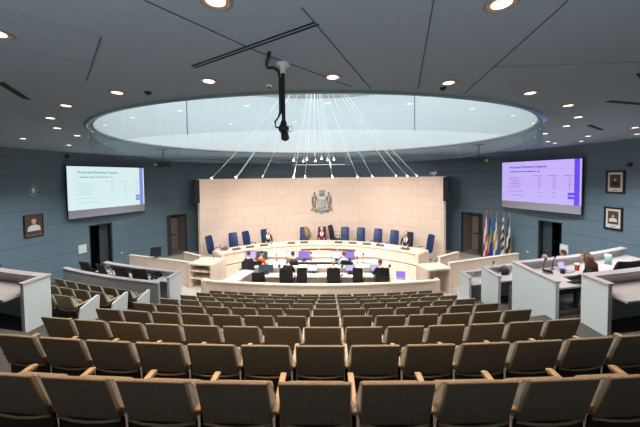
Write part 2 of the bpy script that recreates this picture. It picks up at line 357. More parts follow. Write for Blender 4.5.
for x,y,z in rods:
    p=Vector((x-EC[0],y-EC[1],z-9.9)); h=Vector((p.x,p.y,0)); L=h.length; q=[]
    for i in range(13):
        f=i/12; q.append(Vector((h.x*(f**1.45*.96+.04*f),h.y*(f**1.45*.96+.04*f),p.z*f)))
    rr=.0095 if z<5.2 else .007
    rod=MB().tube(q,rr,6).build('rod','white_paint',lamp)
    d=(q[-1]-q[-2]).normalized()
    hd=MB(); hd.cyl(q[-1]-d*.02,q[-1]+d*.07,.014,.032,10,0); hd.cyl(q[-1]+d*.07,q[-1]+d*.08,.028,.028,10,1); hd.build('lamp_head',['white_paint','spot_glow'],rod)
    HEADS.append(Vector((EC[0],EC[1],9.9))+q[-1]+d*.13)
# ------------------------------------------------------------------ ceiling downlights
proto=None
def downlight(x,y,label,group):
    global proto
    if proto is None:
        proto=thing('ceiling_downlight',label,'ceiling light',(x,y,ZC),0,group)
        MB().lathe([(.10,-.004),(.116,-.004),(.118,-.010),(.104,-.011),(.10,-.004)],seg=28).build('trim_ring','grey_plastic',proto)
        MB().lathe([(.102,-.006),(.085,-.0055),(.055,-.005)],seg=28).build('reflector','can_inside',proto)
        MB().lathe([(.07,-.0075),(.05,-.010),(0.001,-.012)],seg=24).build('bulb','lamp_glow',proto)
    else: dup(proto,(x,y,ZC),0,label,group)
g='round recessed ceiling downlights'
rim=[(-6.78,8.09),(-6.19,6.89),(-5.23,5.77),(-4.0,4.84),(-2.58,4.18),(-1.02,3.78),(.63,3.74),(2.25,4.07),(3.77,4.67),(5.08,5.56),(6.22,6.69),(6.93,7.89),(7.38,9.25)]
for i,(x,y) in enumerate(rim): downlight(x,y,'round recessed downlight in the arc around the skylight, %s from the left'%ORD[i+1],g)
for i,(x,y) in enumerate([(-2.34,2.44),(-.24,2.09),(1.89,2.24)]): downlight(x,y,'large round downlight overhead near the top of the photo, %s'%['at the left edge','left of the centre','right of the centre'][i],g)
for x,y,l in [(-9.05,10.23,'small far downlight above the left projection screen, at the end of the left ceiling'),(-8.87,8.49,'small downlight near the left wall above the coat of arms mark'),(9.18,8.35,'upper of two small downlights at the far right edge of the ceiling'),(10.65,9.71,'lower of two small downlights at the far right edge of the ceiling'),
    (9.37,10.02,'larger of the small downlights above the right end of the violet screen'),(10.41,11.49,'small downlight nearest the wall above the right end of the violet screen'),(9.13,11.48,'small far downlight above the violet screen, just right of the glass band'),(9.85,12.06,'farthest small downlight close above the violet screen')]: downlight(x,y,l,g)
# small ceiling devices
for x,y,l in [(-.26,4.0,'small white smoke detector on the ceiling between two downlights near the camera pole'),(-2.12,4.2,'small dark ceiling sprinkler left of the skylight rim near a downlight'),(2.26,4.30,'small dark ceiling sprinkler right of centre just below a downlight')]:
    dk='sprinkler' in l; r=thing('ceiling_sprinkler' if dk else 'smoke_detector',l,'ceiling device',(x,y,ZC)); MB().lathe([(.001,-.03),(.035,-.03),(.05,-.008),(.05,-.002)],seg=16).build('housing','dark_metal' if dk else 'white_plastic',r); MB().cyl((0,0,-.045),(0,0,-.028),.012,.02,10).build('sensor','dark_metal',r)
# hanging video camera on a pole
r=thing('ceiling_camera','black video camera hanging on a cabled pole in front of the skylight','camera',(.06,3.25,ZC))
MB().lathe([(.001,0),(.075,0),(.08,-.03),(.03,-.045),(.03,-.12),(.001,-.12)],seg=20).build('ceiling_mount','white_plastic',r)
MB().cyl((0,0,-.1),(0,0,-.66),.022).build('pole','black_plastic',r)
MB().tube([(-.09,-.30,-.005),(-.12,-.20,-.02),(-.17,-.08,-.045),(-.17,-.03,-.06),(-.10,-.02,-.06),(-.045,-.02,-.10),(-.03,-.025,-.2),(-.03,-.025,-.56),(-.06,-.02,-.62),(-.10,0,-.66),(-.09,0,-.72),(-.02,0,-.74)],[.018]*8+[.011]*4,8).build('cable','black_plastic',r)
b=MB(); b.sph((0,0,-.74),.062,(1,1,.95)); b.cyl((.0,.0,-.69),(0,0,-.65),.04,.03); b.build('camera_head','black_plastic',r,smooth=True)
MB().cyl((.01,-.03,-.78),(.03,-.10,-.86),.042,.046,14).build('lens','lens_glass',r); MB().tube([(.05,0,-.71),(.1,0,-.72),(.1,0,-.77),(.05,0,-.78)],.006,6).build('bracket_loop','white_plastic',r)
# projectors hung at the drum
for x,l in [(-6.75,'black ceiling projector hanging left of the wood wall below the glass band'),(6.9,'black ceiling projector hanging right of the wood wall below the glass band')]:
    r=thing('ceiling_projector',l,'projector',(x,12.3,ZC)); MB().cyl((0,0,0),(0,0,-.6),.025).box((0,0,-.01),(.3,.3,.02)).build('bracket','dark_metal',r)
    b=MB().box((0,0,-.68),(.64,.5,.2),rz=(.5 if x<0 else -.5),bev=.02).build('body','slot',r)
    s=1 if x>0 else -1; MB().cyl((s*.12,-.27,-.68),(s*.18,-.38,-.68),.06,.07,16).build('lens','gold',b)
r=thing('fixture_bar','thin horizontal bar with two black fixtures, hanging behind the glass band over the wood wall','fixture',(.15,14.3,ZC))
MB().cyl((-1.45,0,-.67),(1.45,0,-.67),.02).build('bar','grey_metal',r)
for x in (-1.3,1.3): MB().cyl((x,0,0),(x,0,-.67),.01).build('hanger','grey_metal',r); MB().box((x,0,-.70),(.2,.14,.1),bev=.01).build('black_fixture','black_plastic',r)
# ------------------------------------------------------------------ wall things
def wallthing(name,label,cat,p,group=None,out=0):
    # local frame: +X along wall (viewer's right when facing it), -Y towards the room centre
    x,y,z=p; t=math.atan2(x,y-10); R=RW-out; return thing(name,label,cat,(R*math.sin(t),10+R*math.cos(t),z),-t,group)
def textmesh(txt,size,name,mt,parent,loc,bold=False):
    cu=bpy.data.curves.new(name,'FONT'); cu.body=txt; cu.size=size; cu.extrude=.0005; cu.offset=.004 if bold else 0
    to=bpy.data.objects.new(name,cu); COL.objects.link(to); dg=bpy.context.evaluated_depsgraph_get(); me=bpy.data.meshes.new_from_object(to.evaluated_get(dg)); bpy.data.objects.remove(to)
    me.materials.clear(); me.materials.append(MATS[mt]); o=bpy.data.objects.new(name,me); COL.objects.link(o); o.parent=parent; o.location=loc; o.rotation_euler=(PI/2,0,0); return o
for side in (-1,1):
    A=Vector((-11.5,12.66)) if side<0 else Vector((10.12,16.07)); B=Vector((-10.15,16.02)) if side<0 else Vector((11.49,12.7))
    zt,zb=(5.51,3.05) if side<0 else (5.55,3.10)
    c=(A+B)/2; w=(B-A).length; h=zt-zb; rz=math.atan2(B.y-A.y,B.x-A.x)
    r=thing('projection_screen','large wall screen glowing pale %s with a budget table slide, on the %s wall'%(('cyan white','left') if side<0 else ('violet','right')),'screen',(c.x,c.y,zb),rz)
    c1,c2,c3,c4=('screen_cyan','bar_blue','ink_cyan','ink_pale') if side<0 else ('screen_violet','bar_violet','ink_violet','ink_vpale')
    MB().box((0,.035,h/2),(w+.06,.05,h+.06),bev=.008).build('frame','frame_black',r)
    bh=.155*h
    sl=MB().box((0,.0,bh+(h-bh)/2),(w,.02,h-bh)).build('slide',c1,r); MB().box((0,.0,bh/2),(w,.02,bh)).build('lower_band','screen_band',r)
    MB().box((w/2-.045*w/1.0,-.013,bh+(h-bh)/2),(.055*w,.004,h-bh)).build('side_bar',c2,sl); tb=MB().box((w/2-.095*w,-.014,bh+.17*h),(.085*w,.004,.12*h)).build('tab',c2,sl)
    MB().box((w/2-.10*w,-.018,bh+.17*h),(.06*w,.003,.010*h)).build('tab_stroke','ink_white',tb)
    textmesh('Proposed Revenue Impacts',.165,'title_text',c3,sl,(-w*.385,-.012,h*.865),True)
    m=MB(); [m.box((w*(a+b)/2,-.012,h*.79),(w*(b-a),.003,.045)) for a,b in ((-.37,-.27),(-.262,-.19),(-.182,-.14),(-.132,-.06),(-.052,-.02),(0,.035))]; m.build('subtitle_stroke',c3,sl)
    m=MB(); m.box((-w*.395,-.0115,h*.58),(.008,.002,h*.56)); m.box((w*.03,-.0115,h*.835),(w*.85,.002,.006)); m.build('table_rule',c4,sl)
    m=MB(); random.seed(3)
    for k in range(11):
        z=h*(.70-.041*k)
        if k in (7,9): continue
        if k>0: m.box((-w*.37+w*random.uniform(.05,.10),-.012,z),(w*random.uniform(.12,.20),.003,.03))
        for q in (.0,.18,.355):
            if k==0: m.box((w*(q+.01),-.012,z),(w*.11,.003,.035))
            else: m.box((w*(q+.03),-.012,z),(w*random.uniform(.03,.05),.003,.03))
        m.box((0,-.0113,z-.03),(w*.78,.002,.004))
    m.build('table_text',c4,sl)
# framed portraits
def portrait(p,w,h,label,fig,bg):
    r=wallthing('framed_portrait',label,'picture',p,'framed portraits on the side walls',.035)
    m=MB(); f=.07 if fig!='w' else .04
    for sx in (-1,1): m.box((sx*(w/2-f/2),0,0),(f,.05,h),bev=.006)
    for sz in (-1,1): m.box((0,0,sz*(h/2-f/2)),(w,.05,f),bev=.006)
    m.build('frame','frame_black',r); MB().box((0,.006,0),(w-.02,.02,h-.02)).build('mount','mat_board' if fig!='w' else 'photo_grey',r)
    k=.56 if fig!='w' else .86
    ph=MB().box((0,-.008,.03),(w*k,.008,h*(k+.02))).build('photograph',bg,r)
    s=w*k
    m=MB(); m.prism([(-s*.40,-.36*s),(-s*.34,-.06*s),(-s*.12,.05*s),(s*.12,.05*s),(s*.34,-.06*s),(s*.40,-.36*s)],'y',-.018,-.010); m.build('shoulders','photo_white' if fig!='d' else 'suit_dark',ph)
    m=MB(); m.sph((0,-.014,.25*s),.15*s,(.85,.06,1.1),seg=16); m.build('face','skin',ph)
    m=MB(); m.sph((0,-.0125,.33*s),.16*s,(.95,.05,.8),seg=16); m.build('hair_shape','hair_grey' if fig=='w' else 'hair_dark',ph)
    if fig!='w': MB().box((0,-.008,-h*.36),(w*.25,.006,.02)).build('caption_plate','plate_brown',r)
portrait((-11.86,11.45,2.97),.72,.93,'framed portrait of a person in white alone on the left wall','w','photo_brown')
portrait((11.84,11.62,4.54),.66,.90,'upper dark framed portrait with cream mount on the right wall','d','photo_brown')
portrait((11.83,11.66,3.09),.66,.90,'lower framed portrait of a person in white robes on the right wall','l','photo_brown')
# wall odds and ends
r=wallthing('wall_emblem','small silver crest of thin rays mounted high on the left wall','emblem',(-11.88,11.5,4.44),None,.02)
m=MB(); m.sph((0,0,0),.09,(.7,.3,1.3)); m.build('shield','white_paint',r)
for k in range(8):
    a=k*PI/4; MB().cyl((.1*math.cos(a),0,.16*math.sin(a)),(.17*math.cos(a),0,.25*math.sin(a)),.012).build('ray','white_paint',r)
for p,l in [((-11.48,13.32,1.5),'white square wall panel beside the left dark doorway'),((11.42,13.5,1.39),'white square wall panel beside the right dark doorway')]:
    r=wallthing('wall_panel',l,'wall panel',p,None,.02); MB().box((0,0,0),(.36,.03,.42),bev=.005).build('plate','white_plastic',r); MB().box((0,-.02,.05),(.2,.01,.14)).build('notice','paper',r)
for p,l in [((-10.84,15.04,.84),'small round grey door stop on wall right of the left dark doorway'),((10.83,15.06,.84),'small round grey door stop on wall left of the right dark doorway')]:
    r=wallthing('door_holder',l,'door stop',p,None,.02); MB().cyl((0,.01,0),(0,-.03,0),.06,.05,16).build('disc','white_plastic',r); MB().cyl((0,-.03,0),(0,-.045,0),.03,.03,12).build('magnet','grey_metal',r)
for p,l in [((-11.64,12.81,5.95),'small dark round device high on wall over the cyan screen'),((11.92,11.12,5.2),'small dome camera high on the right wall above the portraits')]:
    r=wallthing('wall_device',l,'security camera',p,None,.03); b=MB(); b.sph((0,-.06,0),.085,(1,1,1)); b.build('dome','black_plastic',r); MB().cyl((0,.02,0),(0,-.05,.0),.07,.07,14).build('base','grey_plastic',r)
for t,l in [(-51.4,'tall black column loudspeaker at the left edge of the wood wall'),(51.6,'tall black column loudspeaker at the right edge of the wood wall')]:
    p=C0(t,8.75,4.15); r=thing('column_speaker',l,'speaker',p,-rad(t)); b=MB().box((0,0,0),(.28,.34,1.28),bev=.02).build('cabinet','slot',r); MB().box((0,-.175,0),(.24,.02,1.2)).build('grille','frame_black',b)
    MB().box((0,.3,.3),(.06,.4,.06)).build('wall_bracket','dark_metal',r)
p=C0(46.4,8.8,4.83); r=thing('security_camera','small white security camera on top right corner of the wood wall','security camera',p,-rad(46)); r.scale=(1.7,1.7,1.5); MB().cyl((0,.05,0),(0,.05,.12),.02).build('stalk','white_plastic',r); MB().cyl((.02,.12,.15),(-.05,-.14,.11),.05,.055,12).build('body','white_plastic',r); MB().cyl((-.05,-.141,.11),(-.055,-.155,.108),.04,.035,12).build('lens','lens_glass',r)
# coat of arms on the wood wall
r=thing('coat_of_arms','grey metal coat of arms with shield and two supporters on the wood wall','emblem',C0(.2,8.67,2.62),rad(-.2)); r.scale=(.76,.8,1)
sh=[(-.38,1.0),(.38,1.0),(.38,.55),(.30,.35),(.16,.22),(0,.14),(-.16,.22),(-.30,.35),(-.38,.55)]
b=MB().prism(sh,'y',-.10,.02,bev=.02).build('shield','grey_metal',r)
m=MB(); m.tube([(-.36,-.11,.74),(-.18,-.12,.78),(0,-.12,.72),(.18,-.12,.78),(.36,-.11,.74)],.02,6); m.sph((0,-.11,.48),.09,(1,.4,1)); m.tube([(-.36,-.11,.66),(-.18,-.12,.70),(0,-.12,.64),(.18,-.12,.70),(.36,-.11,.66)],.015,6); m.build('relief','grey_plastic',b)
m=MB(); m.sph((0,-.05,1.22),.17,(1.1,.5,.95)); m.tube([(-.26,-.05,1.10),(0,-.14,1.06),(.26,-.05,1.10)],.035,8)
for k in range(5): m.cyl((-.2+.1*k,-.06,1.26),(-.24+.12*k,-.06,1.42-.03*abs(k-2)),.03,.02,8)
m.build('crest','grey_metal',r,smooth=True)
for s in (-1,1):
    m=MB(); X=s*.62; m.tube([(X,-.04,.22),(X+.02*s,-.05,.55),(X,-.06,.85),(X-.02*s,-.05,1.03)],[.085,.12,.15,.07],10); m.sph((X-.01*s,-.06,1.15),.09,(1,.8,1.15)); m.tube([(X-.1*s,-.05,.95),(X-.22*s,-.1,.8),(X-.26*s,-.09,.98)],.045,8); m.tube([(X+.12*s,-.05,.95),(X+.2*s,-.08,.75),(X+.17*s,-.08,.55)],.045,8)
    if s<0: m.tube([(X-.2,-.03,.3),(X-.24,-.03,.7),(X-.12,-.03,.5),(X-.22,-.03,.95)],.03,6)
    else: m.tube([(X+.22,-.05,.1),(X+.22,-.05,1.1)],.018,6)
    m.lathe([(.001,1.27),(.06,1.25),(.09,1.18)],(X-.01*s,-.06,0),12); m.build('supporter','grey_metal',r,smooth=True)
m=MB(); m.tube([(-.9,-.04,.06),(-.72,-.08,.2),(-.5,-.10,.10),(-.25,-.12,.16),(0,-.12,.04),(.25,-.12,.16),(.5,-.10,.10),(.72,-.08,.2),(.9,-.04,.06)],[.05,.09,.08,.085,.09,.085,.08,.09,.05],8); m.tube([(-.6,-.06,-.02),(-.2,-.1,.02),(0,-.1,-.12),(.2,-.1,.02),(.6,-.06,-.02)],.05,8); m.build('ribbon','grey_metal',r,smooth=True)
# ------------------------------------------------------------------ auditorium seats
def seat_parts(root,leftarm=False,panel=False):
    # rear shell, and a cushion flaring forward of it, its sides coloured as if lit
    MB().prism([(-.375,.808),(-.262,.42),(-.18,.42),(-.338,.808)],'x',-.251,.251,bev=.012).build('back_shell','seat_cloth',root)
    m=MB(); V=[]
    for y,z,w in ((-.345,.785,.247),(-.232,.418,.247),(-.06,.40,.278),(-.13,.50,.278),(-.318,.785,.262)): V.append((m.bm.verts.new((-w,y,z)),m.bm.verts.new((w,y,z))))
    n=len(V)
    for k in range(n): m.bm.faces.new((V[k][0],V[(k+1)%n][0],V[(k+1)%n][1],V[k][1]))
    for k in (0,1): f=m.bm.faces.new([v[k] for v in V]); f.material_index=1
    bmesh.ops.bevel(m.bm,geom=m.bm.edges[:],offset=.008,segments=2,affect='EDGES',profile=.5); m.build('backrest',['seat_cloth','seat_edge_lit'],root)
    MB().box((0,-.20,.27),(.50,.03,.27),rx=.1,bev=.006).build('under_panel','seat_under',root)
    m=MB(); m.tube([(-.255,-.25,.415),(-.13,-.268,.405),(0,-.274,.402),(.13,-.268,.405),(.255,-.25,.415)],.010,6); m.build('back_rail','oak',root)
    MB().box((0,-.075,.50),(.47,.09,.23),rx=.28,bev=.03).build('seat','seat_cloth',root)
    for s in ((-1,1) if leftarm else (1,)):
        MB().prism([(-.27,.50),(.10,.53),(.11,.555),(.08,.565),(-.275,.53)],'x',s*.285-.026,s*.285+.026,bev=.008).build('armrest','oak',root)
        MB().box((s*.285,-.05,.26),(.035,.30,.52),bev=.006).build('side_leg','dark_metal',root)
    if panel: MB().prism([(-.30,.02),(.22,.02),(.27,.60),(.20,.625),(-.20,.46)],'x',.318,.368,bev=.012).build('end_panel','panel_cloth',root)
A0=thing('auditorium_seat','','seat'); seat_parts(A0,False)
B0=thing('auditorium_seat','','seat'); seat_parts(B0,True)
P0=thing('auditorium_seat','','seat'); seat_parts(P0,False,True)
used=set()
def place_seat(pr,loc,rz,label,group):
    if pr.name not in used:
        used.add(pr.name); pr.location=loc; pr.rotation_euler=(0,0,rz); pr['label']=label; pr['group']=group
    else: dup(pr,loc,rz,label,group)
for n in range(1,10):
    c=0; ks=[]
    for k in range(-7,7):
        x=.455+.57*k; top=arcpos(x,ycn(n),tz(n)+.80)
        if n>2 or inview(top,26): ks.append(k)
    R=33-ycn(n); xs=[.455+.57*k for k in ks]
    for j,x in enumerate(xs):
        yc=ycn(n)+.375; place_seat(B0 if j==0 else A0,arcpos(x,yc,tz(n)),-(-AR(x,yc)) if False else AR(x,yc),'olive grey auditorium seat, %s from left in the %s centre row from the camera'%(ORD[j+1],ORD[n]),'seats of the %s centre row'%ORD[n])
for n,cnt in ((5,2),(6,4),(7,6)):
    for j in range(cnt):
        x=-5.74-.58*j; yc=ycn(n)+.375
        place_seat(P0 if j==0 else A0,arcpos(x,yc,tz(n)),AR(x,yc),'olive grey seat of the left side block, %s from the aisle in its %s row'%(ORD[j+1],{5:'nearest',6:'middle',7:'farthest'}[n]),'seats of the left side block')
# ------------------------------------------------------------------ wooden rail in front of the seats, side walls, podiums
r=thing('front_rail','long curved maple rail wall between the seats and the staff desks','rail',arcpos(.15,10.55,0)); 
def local(o,root):
    o.parent=root; o.matrix_parent_inverse=Matrix.Translation(-Vector(root.location)); return o
def bakeloc(o,root):
    o.data.transform(Matrix.Translation(-Vector(root.location))); o.parent=root; return o
bakeloc(MB().arc(-4.4,4.65,10.53,10.65,0,.77,24).build('panel','maple'),r); bakeloc(MB().arc(-4.45,4.7,10.50,10.68,.77,.82,24).build('cap','maple_top'),r)
for a,b in ((-4.55,-4.38),(4.63,4.8)): bakeloc(MB().arc(a,b,10.45,10.75,0,.84,2).build('end_post','maple'),r)
def lowwall(label,A,B,h,th=.12):
    A=Vector(A);B=Vector(B); c=(A+B)/2; L=(B-A).length; r=thing('low_wall',label,'low wall',(c.x,c.y,0),math.atan2(B.y-A.y,B.x-A.x))
    MB().box((0,0,h/2-.02),(L,th,h-.04)).build('panel','maple',r); MB().box((0,0,h-.02),(L+.03,th+.04,.04),bev=.006).build('cap','maple_top',r); return r
lowwall('long low maple wall left of the left podium, under the black case',(-9.45,13.77),(-5.75,12.53),1.1)
lowwall('long low maple wall right of the right podium, in front of the flags',(5.72,12.4),(9.62,13.93),1.1)
lowwall('short low maple wall behind the right podium at the dais end',(5.6,13.22),(6.86,14.12),1.12)
lowwall('short low maple wall behind the left podium at the dais end',(-6.9,14.2),(-5.75,13.5),1.12)
def podium(label,c,rz,w,d,h,shelves):
    r=thing('podium',label,'podium',(c[0],c[1],0),rz)
    for s in (-1,1): MB().box((s*(w/2-.05),0,(h-.07)/2),(.1,d,h-.07),bev=.006).build('side_panel','maple',r)
    MB().box((0,d/2-.03,(h-.08)/2),(w-.2,.06,h-.08)).build('back_panel','maple',r)
    MB().box((0,0,h-.035),(w,d,.07),rx=.0,bev=.008).build('top','maple_top',r)
    for z in shelves: MB().box((0,-.02,z),(w-.2,d-.1,.035)).build('shelf','maple_top',r)
    m=MB(); m.tube([(.2,.2,h),(.2,.18,h+.15),(.2,.05,h+.28)],.008,6); m.cyl((.2,.05,h+.28),(.2,.0,h+.31),.015,.018,8); m.build('gooseneck_microphone','black_plastic',r); return r
podium('maple podium with two open shelves at the left end of the dais',(-5.08,12.72),rad(-12),1.2,1.1,1.1,(.42,.75))
podium('open maple podium with sloping bare top at the right end of the dais',(4.9,11.98),rad(14),1.1,.85,1.08,())
r=thing('black_case','black monitor on its stand on the low maple wall left of the left podium','monitor',(-7.75,13.16,1.1),.35); MB().box((0,0,.30),(.46,.06,.42),rx=-.2,bev=.01).build('panel','black_plastic',r); MB().box((0,.05,.05),(.08,.05,.2),rx=-.1).build('neck','black_plastic',r); MB().box((0,.03,.01),(.28,.1,.02)).build('foot','black_plastic',r)
# ------------------------------------------------------------------ council dais
r=thing('council_dais','long curved maple council dais in front of the wood wall','dais',(0,16,0))
def dp(o): return bakeloc(o,r)
dp(MB().ring(-46,46,6.65,6.73,.60,1.07,40,cy=9.2).build('front_panel','maple')); dp(MB().ring(-46.5,46.5,6.58,7.62,1.07,1.12,40,cy=9.2).build('worktop','maple_top')); dp(MB().ring(-46,46,6.52,6.66,0,.46,40,cy=9.2).build('lower_panel','maple')); dp(MB().ring(-46,46,6.6,6.72,.455,.605,40,cy=9.2).build('shadow_gap','maple')); dp(MB().ring(-46,46,6.585,6.62,.50,.53,40,cy=9.2).build('groove','plate_brown'))
for t in (-46.4,46.4): dp(MB().ring(t-.5,t+.5,6.57,7.6,0,1.07,2,cy=9.2).build('end_panel','maple'))
for k in range(3): t=-9.5+9.0*k; dp(MB().ring(t,t+8.6,6.63,6.67,.76,.86,6,cy=9.2).build('vent_slot','plate_brown'))
g='nameplates along the front edge of the dais'
NP=[(-4.41,14.72),(-3.91,15.3),(-3.26,15.79),(-2.58,16.2),(-1.76,16.4),(-1.0,16.6),(.07,16.66),(1.1,16.5),(1.93,16.3),(2.72,16.0),(3.44,15.7),(4.56,14.77)]
CD=lambda t,R,z: (R*math.sin(rad(t)),9.2+R*math.cos(rad(t)),z)
for i,(x,y) in enumerate(NP):
    t=math.degrees(math.atan2(x,y-9.2)); wh=i in (3,6)
    q=thing('nameplate','%s nameplate on the dais top, %s from the left'%('white' if wh else 'dark',ORD[i+1]),'nameplate',CD(t,6.95,1.121),-rad(t),g)
    MB().prism([(-.11,.0),(.10,0),(.08,.07),(-.10,.02)],'x',-.21,.21).build('plate','white_plastic' if wh else 'nameplate_dark',q); MB().box((0,-.01,.052),(.36,.15,.004),rx=.27).build('name_strip','paper' if wh else 'plate_brown',q)
# council chairs
def exec_chair(name,label,cat,loc,rz,cm,group=None,hb=1.0,lift=0.):
    q=thing(name,label,cat,loc,rz,group)
    m=MB(); rows=[]
    for z,y,w,th in ((.46,-.20,.24,.05),(.62,-.23,.25,.06),(.85,-.26,.255,.06),(1.08,-.31,.255,.055),(1.28,-.37,.245,.045),(1.33,-.385,.22,.03)):
        z=.46+(z-.46)*hb+lift; rows.append([(w,y,z),(w*.5,y-.03,z),(0,y-.04,z),(-w*.5,y-.03,z),(-w,y,z),(-w,y-th,z),(0,y-.04-th,z),(w,y-th,z)])
    m.grid(rows,closed=True,smooth=False)
    m.bm.faces.new([v for v in m.bm.verts[:8]]) if False else None
    m.bm.verts.ensure_lookup_table(); m.bm.faces.new(m.bm.verts[0:8]); m.bm.faces.new(m.bm.verts[-8:])
    m.build('backrest',cm,q); MB().box((0,.04,.45+lift),(.5,.5,.10),bev=.03).build('seat',cm,q)
    for s in (-1,1):
        m=MB(); m.tube([(s*.27,-.2,.5+lift),(s*.28,-.18,.66+lift),(s*.28,.16,.68+lift),(s*.27,.16,.48+lift)],.02,8); m.build('armrest','black_plastic',q)
    MB().cyl((0,0,.1),(0,0,.42+lift),.03).build('column','dark_metal',q)
    m=MB()
    for k in range(5):
        a=k*2*PI/5+.3; m.tube([(0,0,.13),(.28*math.cos(a),.28*math.sin(a),.07)],[.03,.018],6); m.sph((.28*math.cos(a),.28*math.sin(a),.035),.033,seg=8)
    m.build('star_base','dark_metal',q); return q
CH=[(-5.74,14.98),(-4.93,15.79),(-4.22,16.32),(-3.29,16.85),(-1.06,17.53),(.06,17.6),(1.06,17.53),(1.49,17.45),(2.44,17.2),(3.4,16.8),(4.25,16.3),(4.93,15.78),(5.67,15.06)]
CL=['blue council chair at the far left end of the dais','second blue council chair from the left end of the dais','third blue council chair from the left end of the dais','blue council chair behind the person in dark jacket at the dais left','blue council chair with a tan coat hung on it, left of the maroon figure','dark maroon high-backed chair of the person at the middle of the dais','navy council chair turned sideways right of the middle','blue council chair just right of the chair turned sideways','second blue council chair right of the chair turned sideways','third blue council chair right of the chair turned sideways','blue council chair just left of the man in a dark suit','dark council chair behind the man in a dark suit','blue council chair at the far right end of the dais']
first=None
DCH=[]
for i,(x,y) in enumerate(CH):
    t=ang(x,y); rz=PI-rad(t); rr=7.6
    if i==6: rz+=1.15
    if i in (0,2): rz+=.45
    if i==12: rz-=.45
    if i==3: rz+=.2
    cm={5:'maroon_chair',6:'navy',11:'navy'}.get(i,'blue_leather'); loc=C0(t,rr-.35,.45)
    if i==6: loc=C0(t-1.6,rr+.42,.45)
    if i in (0,12): loc=C0(t,rr-.18,.45)
    if cm=='blue_leather' and first: dup(first,loc,rz,CL[i],'blue chairs behind the dais')
    else:
        q=exec_chair('council_chair',CL[i],'chair',loc,rz,cm,'blue chairs behind the dais' if cm=='blue_leather' else None)
        if cm=='blue_leather': first=q
    DCH.append((t,rr-.35,rz))
# coat hung on a chair
t,rr,rz=DCH[4]; q=thing('coat','tan coat hung over a blue chair back left of the middle of the dais','coat',C0(t,rr,.45),rz)
m=MB(); m.grid([[(-.02,-.34,1.37),(-.15,-.36,1.36),(-.27,-.36,1.28)],[(-.0,-.24,1.30),(-.15,-.26,1.31),(-.29,-.30,1.22)],[(-.05,-.2,1.0),(-.17,-.19,1.0),(-.33,-.26,.95)],[(-.10,-.17,.66),(-.2,-.16,.68),(-.36,-.24,.64)]],smooth=True)
o=m.build('shell','tan_cloth',q); md=o.modifiers.new('s','SOLIDIFY'); md.thickness=.05; md.offset=-1
MB().tube([(-.28,-.3,1.24),(-.37,-.27,1.0),(-.38,-.22,.72)],[.06,.065,.05],8).build('sleeve','tan_cloth',q)
